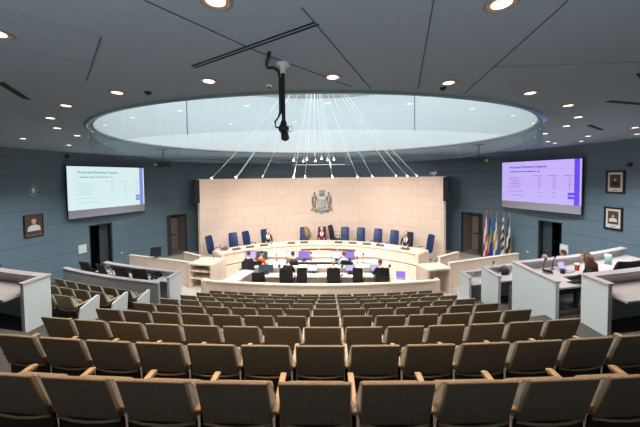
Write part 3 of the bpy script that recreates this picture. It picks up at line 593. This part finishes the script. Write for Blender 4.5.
# ------------------------------------------------------------------ people
def person(label,loc,rz,top,hair,longhair=False,lean=.12,headyaw=0.,headtilt=.15,hands=.30,handz=.29,bottom='trousers',glasses=False,sc=1.,lap=None):
    # seated figure; origin on the seat top, facing +Y; z measured from the seat
    q=thing('person',label,'person',loc,rz)
    me=bpy.data.meshes.new('sk'); P=[]; E=[]; Rr=[]
    def v(p,r,par=None):
        P.append(p); Rr.append(r); i=len(P)-1
        if par is not None: E.append((par,i))
        return i
    pe=v((0,0,.10),(.155,.125)); wa=v((0,lean*.35,.30),(.135,.105),pe); ch=v((0,lean*.75,.48),(.155,.115),wa); sh=v((0,lean*.95,.575),(.11,.09),ch); nk=v((0,lean*1.05+.01,.66),(.052,.054),sh); v((0,lean*1.1+.03,.73),(.05,.055),nk)
    arms=[]
    for s in (-1,1):
        a=v((s*.165,lean*.9,.555),(.068,.064),sh); e=v((s*.245,lean*.9+.08,.31),(.05,.05),a); w=v((s*.15,lean*.9+hands,handz),(.03,.03),e); h=v((s*.13,lean*.9+hands+.07,handz-.005),(.036,.022),w); arms.append((s,P[h]))
        hp=v((s*.085,.06,.08),(.092,.088),pe); k=v((s*.12,.43,.06),(.065,.065),hp); an=v((s*.11,.45,-.36),(.045,.045),k); v((s*.12,.60,-.41),(.042,.03),an)
    me.from_pydata(P,E,[]); o=bpy.data.objects.new('sk',me); COL.objects.link(o); mod=o.modifiers.new('k','SKIN'); mod.use_smooth_shade=True
    for i,r in enumerate(Rr): me.skin_vertices[0].data[i].radius=r
    me.skin_vertices[0].data[0].use_root=True
    sb=o.modifiers.new('b','SUBSURF'); sb.levels=sb.render_levels=1
    dg=bpy.context.evaluated_depsgraph_get(); ev=bpy.data.meshes.new_from_object(o.evaluated_get(dg)); bpy.data.objects.remove(o)
    B=MB(); B.bm.from_mesh(ev); B.bm.normal_update()
    for f in B.bm.faces:
        c=f.calc_center_median(); f.smooth=True
        hand=any(math.hypot(c.x-h[0],c.y-h[1])<.085 and abs(c.z-h[2])<.06 for _,h in arms)
        f.material_index=0 if (c.z>.635 or hand) else (2 if (c.z<.14 and (c.y>.02 or c.z<.02)) else 1)
    # fingers, rooted inside the palms
    for s,h in arms:
        hx,hy,hz=h
        for k,(dx,L) in enumerate(((-.026,.062),(-.009,.072),(.009,.068),(.026,.055))):
            x=hx+dx; B.tube([(x,hy+.01,hz),(x,hy+.045,hz+.008),(x,hy+.045+L*.4,hz-.004),(x,hy+.045+L*.75,hz-.026)],[.009,.0088,.008,.006],6,0)
        B.tube([(hx-s*.02,hy-.02,hz),(hx-s*.048,hy+.01,hz-.004),(hx-s*.055,hy+.045,hz-.01)],[.011,.010,.007],6,0)
    # head
    Mh=Matrix.Translation((0,lean*1.1+.035,.82))@Matrix.Rotation(headyaw,4,'Z')@Matrix.Rotation(-headtilt,4,'X')
    vs=B.sph((0,0,0),.1,(.78,.96,1.14),0,20)
    for vt in vs:
        c=vt.co
        if c.y>0:
            if abs(c.x)<.02 and -.045<c.z<.015: c.y+=.020*(1-abs(c.x)/.02)*(1-max(0,c.z+.02)/.04 if c.z>-.02 else .8)
            if .012<c.z<.035 and .015<abs(c.x)<.05: c.y-=.007
            if c.z<-.055: c.y+=.006; c.x*=.93
        vt.co=Mh@c
    for s in (-1,1):
        e=B.sph((0,0,0),.016,(.5,.9,1.5),0,8)
        for vt in e: vt.co=Mh@(vt.co+Vector((s*.079,-.008,-.005)))
        e=B.sph((0,0,0),.0085,(1.2,.5,.7),3,8)
        for vt in e: vt.co=Mh@(vt.co+Vector((s*.032,.086,.020)))
    e=B.sph((0,0,0),.018,(1.1,.35,.32),4,8)
    for vt in e: vt.co=Mh@(vt.co+Vector((0,.084,-.055)))
    B.build('body',['skin',top,bottom,'hair_dark','lips'],q)
    # hair
    H=MB(); vs=H.sph((0,0,0),.108,(.82,.98,1.12),0,20)
    dele=[vt for vt in vs if (vt.co.y>.045 and vt.co.z<.062) or (vt.co.z<(-.06 if not longhair else -.09)) or (vt.co.y>.0 and vt.co.z<.0 and not longhair)]
    for vt in vs: vt.co=Vector((vt.co.x,vt.co.y-.006,vt.co.z+.006))
    bmesh.ops.delete(H.bm,geom=dele,context='VERTS')
    for vt in H.bm.verts: vt.co=Mh@vt.co
    if longhair:
        Hb=Mh
        for k in range(11):
            a=rad(-100+20*k); px,py=.078*math.sin(a),-.088*math.cos(a)
            p0=Hb@Vector((px*.9,py*.8,.06)); p1=Hb@Vector((px*1.1,py*1.12,-.05)); L=.34 if abs(k-5)<4 else .22
            p2=p1+Vector((px*.55,-.05,-.13)); p3=p1+Vector((px*.7+.02*math.sin(k*2.3),-.10,-L))
            H.tube([p0,p1,p2,p3],[.032,.048,.055,.02],8)
    H.build('hair',hair,q,smooth=True)
    if glasses:
        G=MB()
        for s in (-1,1): G.tube([Mh@Vector((s*(.034+.022*math.cos(a*PI/4)),.098,.018+.018*math.sin(a*PI/4))) for a in range(9)],.003,5)
        G.tube([Mh@Vector((-.012,.1,.02)),Mh@Vector((.012,.1,.02))],.003,5); G.build('glasses','dark_metal',q)
    if lap:
        L=MB()
        for s in (-1,1): L.prism([(s*.015,.60),(s*.09,.62),(s*.10,.50),(s*.03,.32)],'y',lean*.8+.085,lean*.8+.11)
        L.build('shirt_front',lap,q)
    return q
mat('lips',(.45,.16,.13),.5)
def dseat(i,back=.0): t,rr,rz=DCH[i]; return C0(t,rr-back,.93),rz
l,z=dseat(3,.06); person('person in dark jacket and white shirt leaning at the left of the dais',l,z-.35,'suit_dark','hair_white',lean=.14,lap='shirt_white')
l,z=dseat(5,.05); person('person in maroon jacket seated at the middle of the dais',l,z,'maroon','hair_white',lean=.10,lap='shirt_white')
l,z=dseat(11,.04); person('man in dark suit and glasses seated at the right of the dais',l,z+.35,'suit_dark','hair_grey',lean=.0,glasses=True,lap='shirt_white',headtilt=.1)
# ------------------------------------------------------------------ staff desks on the chamber floor
def desk_row(label,x0,x1,yf,yb,h,ledge=None,legs=4):
    c=(x0+x1)/2; r=thing('staff_desk',label,'desk',(c,(yf+yb)/2,0)); w=x1-x0; d=yb-yf
    MB().box((0,0,h-.02),(w,d,.04),bev=.008).build('desktop','desk_white',r)
    for k in range(legs):
        x=-w/2+.06+(w-.12)*k/(legs-1); MB().box((x,.06,(h-.04)/2),(.05,d-.2,h-.04)).build('leg_panel','maple',r)
    MB().box((0,d/2-.04,(h-.04)/2),(w-.1,.04,h-.06)).build('modesty_panel','maple',r)
    if ledge: MB().box((0,d/2+.06,ledge-.02),(w,.26,.04),bev=.006).build('ledge','desk_white',r); MB().box((0,d/2+.1,(ledge-.04)/2),(w-.02,.06,ledge-.04)).build('ledge_panel','maple',r)
    return r
desk_row('long white staff desk with raised ledge in the front row near the rail',-2.7,3.05,11.45,11.95,.80,1.06)
desk_row('long white staff desk with monitors in the back row near the dais',-3.3,2.9,13.25,14.05,.74,.95)
r=thing('side_desk','angled white side desk at the left of the staff area','desk',(-3.33,11.75,0),rad(72)); MB().box((0,0,.72),(1.6,.62,.04),bev=.008).build('desktop','desk_white',r)
for s in (-1,1): MB().box((s*.74,0,.35),(.05,.55,.70)).build('leg_panel','maple',r)
r=thing('round_table','white cloth covered end table at the right of the staff desks','table',(3.45,11.45,0)); MB().lathe([(.001,.74),(.30,.74),(.33,.72),(.36,.4),(.42,.0)],seg=28).build('tablecloth','paper',r)
# equipment
def monitor(label,loc,rz,w,h,face,group='monitors on the staff desks'):
    r=thing('monitor',label,'monitor',loc,rz,group); b=MB().box((0,0,.14+h/2),(w,.03,h),bev=.006).build('bezel','black_plastic',r); MB().box((0,-.0165,.14+h/2),(w-.03,.004,h-.03)).build('display',face,b)
    MB().box((0,.03,.1),(.06,.02,.2)).build('neck','black_plastic',r); MB().box((0,.03,.008),(.22,.16,.016),bev=.004).build('base','black_plastic',r); return r
def pxX(px,y): # metres across at depth y for laying out desks
    return .58+(px-330)/F*(y*1.0+.45)
for px,w,f,l in [(251,.56,'mon_lilac','lilac monitor at the left end of the back staff desk'),(262.5,.56,'mon_dark','dark monitor beside the person in orange'),(291.5,.52,'mon_white','white monitor in front of the person with short dark hair'),(304,.56,'mon_purple','bright purple monitor right of the person with short dark hair'),(335.5,.46,'mon_white','white monitor left of the person in blue grey'),(348.5,.46,'mon_purple','purple monitor right of the person in blue grey')]:
    monitor(l,(pxX(px,13.8),13.8,.74),0,w,.36,f)
for px,w,f,l in [(266,.62,'mon_dark','dark monitor at the left of the front staff desk'),(312,.42,'mon_white','white monitor right of the empty mesh chair in the front row'),(349,.44,'mon_lilac','lilac monitor behind the empty black chair on the front desk'),(373,.40,'mon_lilac','lilac monitor in front of the auburn haired person')]:
    monitor(l,(pxX(px,11.7),11.77,.80),0,w,.26,f)
r=thing('laptop','laptop with purple screen at the right end of the front staff desk','laptop',(3.40,11.42,.745),-.2); MB().box((0,0,.012),(.36,.25,.02),bev=.004).build('keyboard_base','grey_plastic',r); s=MB().box((0,.14,.13),(.36,.012,.24),rx=-.25).build('lid','grey_plastic',r); MB().box((0,.131,.13),(.33,.004,.21),rx=-.25).build('display','mon_purple',s)
def office_chair(label,loc,rz,group='black office chairs in the staff area',lift=0.):
    return exec_chair('office_chair',label,'chair',loc,rz,'black_mesh',group,.80,lift)
oh=office_chair('black chair of the person in black with short fair hair, front row',(pxX(287.5,11.1),11.13,0),.0,lift=.24)
for px,y,rz,l in [(301.5,11.2,.15,'empty black mesh chair beside the person in black, front row'),(333,11.13,-.05,'black chair of the grey haired person, front row'),(356.8,11.2,-.2,'empty black chair between the grey haired and auburn haired people'),(379,11.17,-.1,'black chair of the auburn haired person, front row right')]:
    c=dup(oh,(pxX(px,y),y,0),rz,l,'black office chairs in the staff area')
    if l.startswith('empty'): c.scale=(.76,.9,.98)
oc=office_chair('black chair of the person in blue grey, back row',(pxX(349,12.85),12.85,0),-.5)
for px,y,rz,l in [(257,12.85,.2,'black chair of the person in orange, back row'),(247,12.9,.4,'black chair at the left end of the back staff desk'),(293,12.8,0,'black chair of the person with short dark hair, back row'),(258.5,11.32,.3,'empty black chair under the left end of the front staff desk')]:
    dup(oc,(pxX(px,y),y,0),rz,l,'black office chairs in the staff area')
person('person in black with short fair hair seated in front row facing the dais',(pxX(287.5,11.1),11.24,.70),.0,'black_cloth','hair_blond',lean=.12,headtilt=.2)
person('person with short grey hair and plum top in the front row',(pxX(332.5,11.1),11.24,.62),-.05,'plum_cloth','hair_grey',lean=.08)
person('person with auburn bobbed hair in black at the right of the front row',(pxX(378.5,11.1),11.26,.60),-.1,'black_cloth','hair_auburn',longhair=False,lean=.10)
person('person in bright orange top at the left of the back staff row',(pxX(258.5,13.0),12.85,.5),-.5,'orange_cloth','hair_dark',lean=.26,headtilt=.35)
person('person with short dark hair in grey, facing the white monitor',(pxX(293,13.0),12.85,.5),0,'plum_cloth','hair_dark',lean=.12)
person('person in blue grey shirt with brown hair in the back row',(pxX(343.5,13.0),12.85,.5),.25,'shirt_bluegrey','hair_auburn',lean=.12,headyaw=.3)
person('person in black at the left end of the back row beside the orange top',(pxX(249.5,13.0),12.85,.5),.1,'black_cloth','hair_dark',lean=.15)
def desk_mic(label,loc,rz,h=.3,head=.022,group='desk microphones'):
    r=thing('desk_microphone',label,'microphone',loc,rz,group); MB().cyl((0,0,0),(0,0,.025),.05,.045,12).build('base','black_plastic',r); MB().tube([(0,0,.02),(0,-.01,h*.6),(0,-.05,h*.9)],.009,6).build('gooseneck','black_plastic',r); MB().tube([(0,-.05,h*.9),(0,-.09,h+.03)],[head*.8,head],8).build('foam_head','black_plastic',r); return r
for px,y,l,h in [(277,13.9,'desk microphone right of the dark monitor beside the orange top',.30),(311,13.85,'stout dark desk microphone right of the bright purple monitor',.42),(356,13.5,'small desk microphone right of the person in blue grey',.3),(361.5,13.55,'dark pointed microphone beside the orange papers',.42)]: desk_mic(l,(pxX(px,y),y,.74),0,h,.05 if h>.4 else .03)
for px,y,l in [(280,11.6,'microphone by the fair haired person in black, front row'),(341,11.6,'tall microphone right of the grey haired person'),(386.5,11.6,'tall microphone right of the auburn haired person')]: desk_mic(l,(pxX(px,y),y,.80),0,.42,.06)
r=thing('orange_folder','orange folder of papers lying on the back staff desk','folder',(pxX(366,13.6),13.55,.74),.2); MB().box((0,0,.012),(.42,.26,.024)).build('cover','orange_cloth',r); MB().box((.02,.01,.03),(.36,.22,.012)).build('sheets','paper',r)
q=thing('desk_strip','black strip standing in for a dark band along the back staff desk','tray',(.35,13.38,.74)); MB().box((0,0,.035),(2.6,.16,.07),bev=.01).build('strip_body','black_plastic',q); MB().box((0,0,.075),(2.5,.06,.012)).build('lid','dark_metal',q)  # invented black strip, stands in for the dark band at the desk
random.seed(5)
for i,(px,y,l) in enumerate([(285,13.4,'loose white papers left of the white monitor, back desk'),(318,13.5,'loose white papers right of the stout microphone'),(328,11.62,'loose white papers left of the grey haired person'),(366,11.62,'loose white papers left of the auburn haired person'),(311,11.62,'loose white papers right of the empty mesh chair'),(241.5,11.7,'loose white papers on the angled side desk')]):
    r=thing('paper_stack',l,'papers',(pxX(px,y),y,(.801 if 11.5<y<11.7 else .741)),random.uniform(-.4,.4)); MB().box((0,0,.006),(.22,.30,.012)).build('lower_sheets','paper',r); MB().box((.03,.02,.015),(.21,.29,.006),rz=.2).build('upper_sheets','paper',r)
r=thing('water_jug','dark insulated jug at the left end of the staff desks','jug',(pxX(246.5,12.6),12.6,.74)); MB().lathe([(.001,0),(.08,0),(.085,.05),(.08,.22),(.05,.27),(.05,.30),(.001,.31)],seg=16).build('vessel','black_plastic',r); MB().tube([(.08,0,.22),(.13,0,.2),(.13,0,.08),(.08,0,.05)],.01,6).build('handle','black_plastic',r)
for i in (0,3,9,11): 
    t=ang(*CH[i]); desk_mic('gooseneck microphone on the dais top before %s'%{0:'the far left chair',3:'the person in dark jacket',9:'the third chair right of the sideways chair',11:'the man in a dark suit'}[i],CD(t*.93+1.5,7.35,1.121),PI-rad(t),.26,.02)
r=thing('dark_bag','dark brown bag lying on the left end of the dais','bag',CD(-43,7.2,1.121),.5); m=MB(); m.sph((0,0,.09),.15,(1.2,.7,.6)); m.build('body','plate_brown',r); MB().tube([(-.1,0,.15),(-.05,0,.22),(.05,0,.22),(.1,0,.15)],.012,6).build('strap','black_plastic',r)
for t,l in [(31,'white papers on the dais before the chair left of the suited man'),(-16,'white papers on the dais right of the person in dark jacket')]:
    r=thing('paper_stack',l,'papers',CD(t,7.2,1.121),-rad(t)); MB().box((0,0,.006),(.30,.22,.012)).build('lower_sheets','paper',r); MB().box((.02,.02,.015),(.29,.21,.006),rz=.15).build('upper_sheets','paper',r)
# ------------------------------------------------------------------ side desks with cloth panels
def rootat(name,label,cat,p): return thing(name,label,cat,p)
def side_desk(label,xin,xout,ycF,ycN,top,zf,endw=None,nearpanel=False,gap=None,wd=.77,wz=.28,ret=False,xoutN=None):
    # xin: aisle end, xout: wall end; ycF far (stage) edge, ycN near edge of the end panel
    r=rootat('side_desk',label,'desk',arcpos((xin+xout)/2,(ycF+ycN)/2,zf)); s=1 if xout>xin else -1
    P=lambda mb,n,mt: bakeloc(mb.build(n,mt),r)
    lo,hi=min(xin,xout),max(xin,xout)
    P(MB().arc(min(xin,xin+s*.10),max(xin,xin+s*.10),ycN,ycF,min(zf,.0) if zf<.1 else zf-.7,top-.035,1),'end_panel','panel_cloth')
    P(MB().arc(min(xin-s*.02,xin+s*.13),max(xin-s*.02,xin+s*.13),ycN-.02,ycF+.02,top-.035,top,1),'end_cap','laminate')
    lo2,hi2=(lo+.03,hi) if s>0 else (lo,hi-.03)
    P(MB().arc(lo2,hi2,ycF-.08,ycF-.01,zf,top-.04,16),'front_panel','panel_cloth'); P(MB().arc(lo2+(.08 if s>0 else 0),hi2-(0 if s>0 else .08),ycF-.18,ycF+.015,top-.034,top-.002,16),'ledge','laminate')
    P(MB().arc(lo+ (.1 if s>0 else 0),hi-(0 if s>0 else .1),ycF-.09-wd,ycF-.09,top-wz,top-wz+.04,16),'worktop','laminate')
    if ret: P(MB().arc(lo+.1,lo+.95,ycN+.12,ycF-.09-wd-.005,top-wz,top-wz+.04,6),'return_worktop','laminate')
    if nearpanel:
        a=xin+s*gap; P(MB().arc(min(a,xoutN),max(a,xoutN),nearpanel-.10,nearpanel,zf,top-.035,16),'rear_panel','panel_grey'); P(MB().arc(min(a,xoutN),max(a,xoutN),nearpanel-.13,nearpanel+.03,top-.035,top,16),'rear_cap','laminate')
    return r
side_desk('nearest right-hand cloth sided desk with ledge, beside the front seats',6.0,9.6,5.60,5.02,2.72,1.65)
side_desk('large right-hand cloth sided desk where the long haired woman works',6.0,10.86,7.86,6.27,2.29,1.42,ret=True)
side_desk('narrow right-hand cloth sided desk just beyond the woman, with black bag',6.0,10.0,9.52,8.54,1.59,.46)
side_desk('small farthest right-hand cloth sided desk beside the low maple wall',5.80,8.6,10.76,10.05,1.01,0)
side_desk('nearest left-hand cloth sided desk beside the front seats',-5.84,-9.3,5.58,5.02,2.72,1.65)
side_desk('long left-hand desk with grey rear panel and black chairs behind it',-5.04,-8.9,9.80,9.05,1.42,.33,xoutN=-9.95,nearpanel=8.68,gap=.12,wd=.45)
# chairs at the left desk
for i,(x,yc) in enumerate([(-8.7,9.12),(-7.75,9.12),(-6.85,9.12),(-6.1,9.12)]):
    dup(oh,arcpos(x,yc,.36),AR(x,yc)+[.1,-.1,.15,.3][i],'black office chair behind the grey panel of the left desk, %s from the left'%ORD[i+1],'black office chairs at the left desk')
for i,(x,yc) in enumerate([(-7.45,9.5),(-5.95,9.45)]):
    r=thing('desk_phone',['black conference phone in the middle of the left desk','black conference phone at the right end of the left desk'][i],'phone',arcpos(x,yc,1.18),.2); MB().box((0,0,.04),(.24,.22,.06),rx=.2,bev=.01).build('base','black_plastic',r); MB().tube([(-.08,-.09,.09),(-.08,.0,.12),(-.08,.09,.10)],[.03,.02,.03],8).build('handset','black_plastic',r); MB().box((.05,.06,.15),(.16,.02,.14),rx=-.3).build('display','black_plastic',r)
r=thing('desk_console','long dark equipment strip along the back of the left desk','equipment',arcpos(-7.2,9.67,1.18),AR(-7.2,9.67)); MB().box((0,0,.05),(2.9,.12,.10),bev=.01).build('housing','black_plastic',r)
for k in range(8): MB().box((-1.25+.36*k,-.065,.06),(.2,.012,.05)).build('socket','grey_plastic',r)
# right-hand desk items
w=Vector((7.40,7.28,1.42)); q=person('woman with long auburn hair in black working at the large right-hand desk',(w.x,w.y,w.z+.42),.95,'black_cloth','hair_auburn',longhair=True,lean=.24,headtilt=.32,hands=.42,handz=.17); q.scale=(1.1,1.1,1.1)
dup(oc,(w.x+.08,w.y-.07,1.42),.75,'black office chair of the long haired woman at the right','black office chairs at the right desks')
r=thing('laptop','open silver laptop in front of the long haired woman','laptop',(7.45,8.40,2.05),.5); MB().box((0,0,.012),(.34,.25,.02),bev=.004).build('keyboard_base','grey_plastic',r); s=MB().box((0,.16,.12),(.34,.014,.24),rx=-.3,bev=.004).build('lid','grey_plastic',r); MB().box((0,.149,.12),(.31,.004,.2),rx=-.3).build('display','mon_lilac',s)
r=thing('drinks_can','red and white paper cup between laptop and the long haired woman','cup',(7.80,8.50,2.05)); MB().lathe([(.001,0),(.05,0),(.065,.17),(.001,.17)],seg=18).build('cup_wall','red_bag',r); MB().lathe([(.068,.165),(.07,.19),(.05,.205),(.001,.205)],seg=18).build('lid','white_plastic',r)
r=thing('mug','short black mug left of the woman, by the desk edge','mug',(7.17,8.22,2.05)); MB().lathe([(.001,0),(.055,0),(.06,.13),(.05,.13),(.045,.03),(.001,.03)],seg=18).build('body','black_plastic',r); MB().tube([(.055,0,.1),(.1,0,.09),(.1,0,.04),(.055,0,.03)],.01,6).build('handle','black_plastic',r)
desk_mic('tall dark microphone near the aisle end of the large right desk',arcpos(6.84,7.55,2.05),0,.36,.035); desk_mic('thin gooseneck microphone left of the silver laptop',arcpos(7.16,7.55,2.05),.3,.38,.02)
r=thing('cable_coil','tangle of black cables at the aisle end of the large right desk','cables',arcpos(6.75,7.3,2.05)); m=MB(); random.seed(2)
m.tube([(.14*math.cos(k*.9)*(1-.02*k),.11*math.sin(k*.9),.012+.004*k) for k in range(22)],.009,6); m.build('loop','black_plastic',r); MB().box((.1,.12,.03),(.16,.1,.06)).build('power_brick','black_plastic',r)
r=thing('tumbler','teal tumbler with white lid on the right-hand desk ledge area','cup',(9.25,9.1,2.05)); MB().lathe([(.001,0),(.075,0),(.09,.24),(.001,.24)],seg=18).build('body','teal_cup',r); MB().lathe([(.094,.235),(.096,.27),(.06,.31),(.001,.31)],seg=18).build('lid','white_plastic',r)
for x,y,l in [(8.3,8.02,'black office chair right of the tumbler behind the large right desk'),(8.86,8.1,'black office chair at the far right edge behind the large right desk')]: dup(oc,(x,y,1.42),.05,l,'black office chairs at the right desks')
for x,yc,h,l in [(9.35,8.92,'hair_dark','person with dark hair mostly hidden behind the woman'+"'s desk ledge"),(8.4,8.92,'hair_blond','person with fair hair mostly hidden behind the right desk ledge, near the doorway')]:
    w=Vector(arcpos(x,yc,.46)); dup(oc,(w.x,w.y-.1,.46),AR(x,yc),'black office chair under the hidden %s person beyond the right desk'%('dark haired' if 'dark' in h else 'fair haired'),'black office chairs at the right desks')
    person(l,(w.x,w.y,1.10 if 'dark' in h else 1.02),AR(x,yc),'black_cloth',h,lean=.05)
r=thing('shoulder_bag','black bag standing on the narrow right-hand desk','bag',arcpos(6.72,9.2,1.33),.2); m=MB(); m.sph((0,0,.12),.16,(1.3,.8,.75)); m.build('body','black_cloth',r,smooth=True); MB().tube([(-.12,0,.2),(-.05,.02,.32),(.06,.02,.32),(.12,0,.2)],.014,6).build('strap','black_cloth',r)
desk_mic('tall microphone on the narrow right-hand desk, by the flags',arcpos(6.4,9.45,1.33),0,.42,.035)
r=thing('sanitizer_bottle','small white pump bottle on the narrow right-hand desk','bottle',arcpos(6.38,8.97,1.33)); MB().lathe([(.001,0),(.04,0),(.042,.12),(.015,.15),(.015,.17),(.001,.17)],seg=14).build('body','white_plastic',r); MB().cyl((0,0,.17),(0,0,.2),.01).box((.015,0,.205),(.05,.015,.015)).build('pump','white_plastic',r)
r=thing('paper_stack','white papers on the narrow right-hand desk beside the black bag','papers',arcpos(7.0,8.98,1.33),.3); MB().box((0,0,.008),(.4,.28,.016)).build('lower_sheets','paper',r); MB().box((.05,.02,.02),(.3,.22,.008),rz=.3).build('upper_sheets','paper',r)
dup(oc,arcpos(6.9,8.6,.46),AR(6.9,8.35)+.3,'black office chair under the narrow right-hand desk','black office chairs at the right desks')
r=thing('laptop','grey laptop on the small farthest right-hand desk','laptop',arcpos(6.6,10.5,.75),.1); MB().box((0,0,.012),(.34,.25,.02)).build('keyboard_base','grey_plastic',r); MB().box((0,.15,.12),(.34,.014,.24),rx=-.3).build('lid','grey_plastic',r)
r=thing('desk_phone','black phone at the far left end of the nearest left-hand ledge','phone',arcpos(-7.75,5.5,2.72),.2); MB().box((0,0,.03),(.3,.2,.05),bev=.01).build('base','black_plastic',r); MB().tube([(-.1,-.02,.07),(0,-.02,.10),(.1,-.02,.07)],[.03,.022,.03],8).build('handset','black_plastic',r)
# ------------------------------------------------------------------ flags
FL=[(ang(9.4,16.28),'flag_red_white','red and white flag furled on its pole, leftmost of the flags'),(ang(9.53,16.08),'flag_blue','deep blue flag furled on its pole, second flag from the left'),(ang(9.69,15.82),'flag_sky_white','light blue and white flag furled on its pole, middle of the flags'),(ang(9.88,15.48),'flag_black_white','black and white patterned flag on its pole, fourth from the left'),(ang(10.02,15.22),'flag_navy_white','navy and white flag furled on its pole, rightmost of the flags')]
for t,mt,l in FL:
    r=thing('flag',l,'flag',C0(t,11.3,0),-rad(t),'flags by the right wall'); MB().lathe([(.001,.06),(.04,.06),(.10,.03),(.11,0)],seg=18).build('base','gold',r); MB().cyl((0,0,.05),(0,0,2.75),.018).build('pole','oak',r); MB().lathe([(.001,2.9),(.015,2.86),(.03,2.8),(.012,2.74)],seg=12).build('finial','gold',r)
    rows=[]; nz=14
    for i in range(nz+1):
        z=2.62-2.45*i/nz; w=.03+.10*min(1,i/8)**.8; row=[]
        for k in range(15):
            u=k/14; row.append((-.02+(u-.45)*2*w*.8,-.03-.05*math.sin(u*PI*4+i*.08)*min(1,.3+i/8),z-.12*abs(u-.4)*(1-i/nz)))
        rows.append(row)
    m=MB(); m.grid(rows,smooth=True,uvs=lambda i,k: (i/nz,(k/14*.3+i/nz*.7)*.98+.01)); o=m.build('cloth',mt,r); md=o.modifiers.new('s','SOLIDIFY'); md.thickness=.008
# ------------------------------------------------------------------ light
def spot(loc,to,energy,size,col,blend=.6,rad_=.06):
    l=bpy.data.lights.new('spot','SPOT'); l.energy=energy; l.spot_size=rad(size); l.spot_blend=blend; l.color=col; l.shadow_soft_size=rad_
    o=bpy.data.objects.new('spot',l); COL.objects.link(o); o.location=loc; o.rotation_euler=(Vector(to)-Vector(loc)).to_track_quat('-Z','Y').to_euler(); return o
warm=(1,.91,.83)
tg=[(-6,15,1.8),(-4.5,15.8,2),(-2.5,17,2.2),(-1,17.5,2.2),(.3,17.8,2.5),(1.5,17.5,2.2),(3,17,2.2),(4.8,15.8,2),(6,15,1.8),(-2,12.3,.8),(1.8,12.3,.8),(0,12.3,.8)]
for h,t in zip([0,1,3,2,4,5,8,9,11,12,17,15],tg): spot(HEADS[h],t,350,75,warm)
cooler=(1,.93,.86)
for i,(x,y) in enumerate(rim): spot((x,y,ZC-.03),(x,y,0),115,112,(1,.92,.80),.9)
for x,y in [(-2.34,2.44),(-.24,2.09),(1.89,2.24)]: spot((x,y,ZC-.03),(x,y+.3,2),170,115,(1,.62,.34),.9)
for x,y in [(-9.33,10.72),(-9.13,8.91),(-8.3,13.6),(-9.3,7.0),(9.15,8.51),(10.0,10.0),(9.12,11.67),(8.3,13.6),(9.3,7.0)]:  # wall wash; some of these spots are added where no downlight hangs
    d=Vector((x,y-10,0)).normalized(); spot((x,y,ZC-.03),(x+d.x*.5,y+d.y*.5,ZC-3.2),400,106,(.92,.96,1),1.0)
for x,y,tx in [(-2.58,4.18,-2.6),(.63,3.74,.2),(3.77,4.67,3.0)]: spot((x,y,ZC-.03),(tx,10.7,.4),290,42,(1,.90,.80),.5)  # extra spots added at the skylight rim to brighten the front rail
a=bpy.data.lights.new('rear_fill','AREA'); a.shape='RECTANGLE'; a.size=7; a.size_y=.5; a.energy=105; a.color=(.86,.93,1)  # unseen fill light added behind the camera to brighten the ceiling
o=bpy.data.objects.new('rear_fill',a); COL.objects.link(o); o.location=(0,-.9,4.4); o.rotation_euler=(Vector((0,.35,1))).to_track_quat('-Z','Y').to_euler()
W=bpy.data.worlds.new('world'); S.world=W; W.use_nodes=True; W.node_tree.nodes['Background'].inputs[0].default_value=(.6,.75,1,1); W.node_tree.nodes['Background'].inputs[1].default_value=.0
S.view_settings.view_transform='Standard'; S.view_settings.look='None'; S.view_settings.gamma=1; S.view_settings.use_curve_mapping=False; S.view_settings.exposure=0.35
S.cycles.use_denoising=True
try: S.cycles.denoiser='OPENIMAGEDENOISE'
except Exception: pass
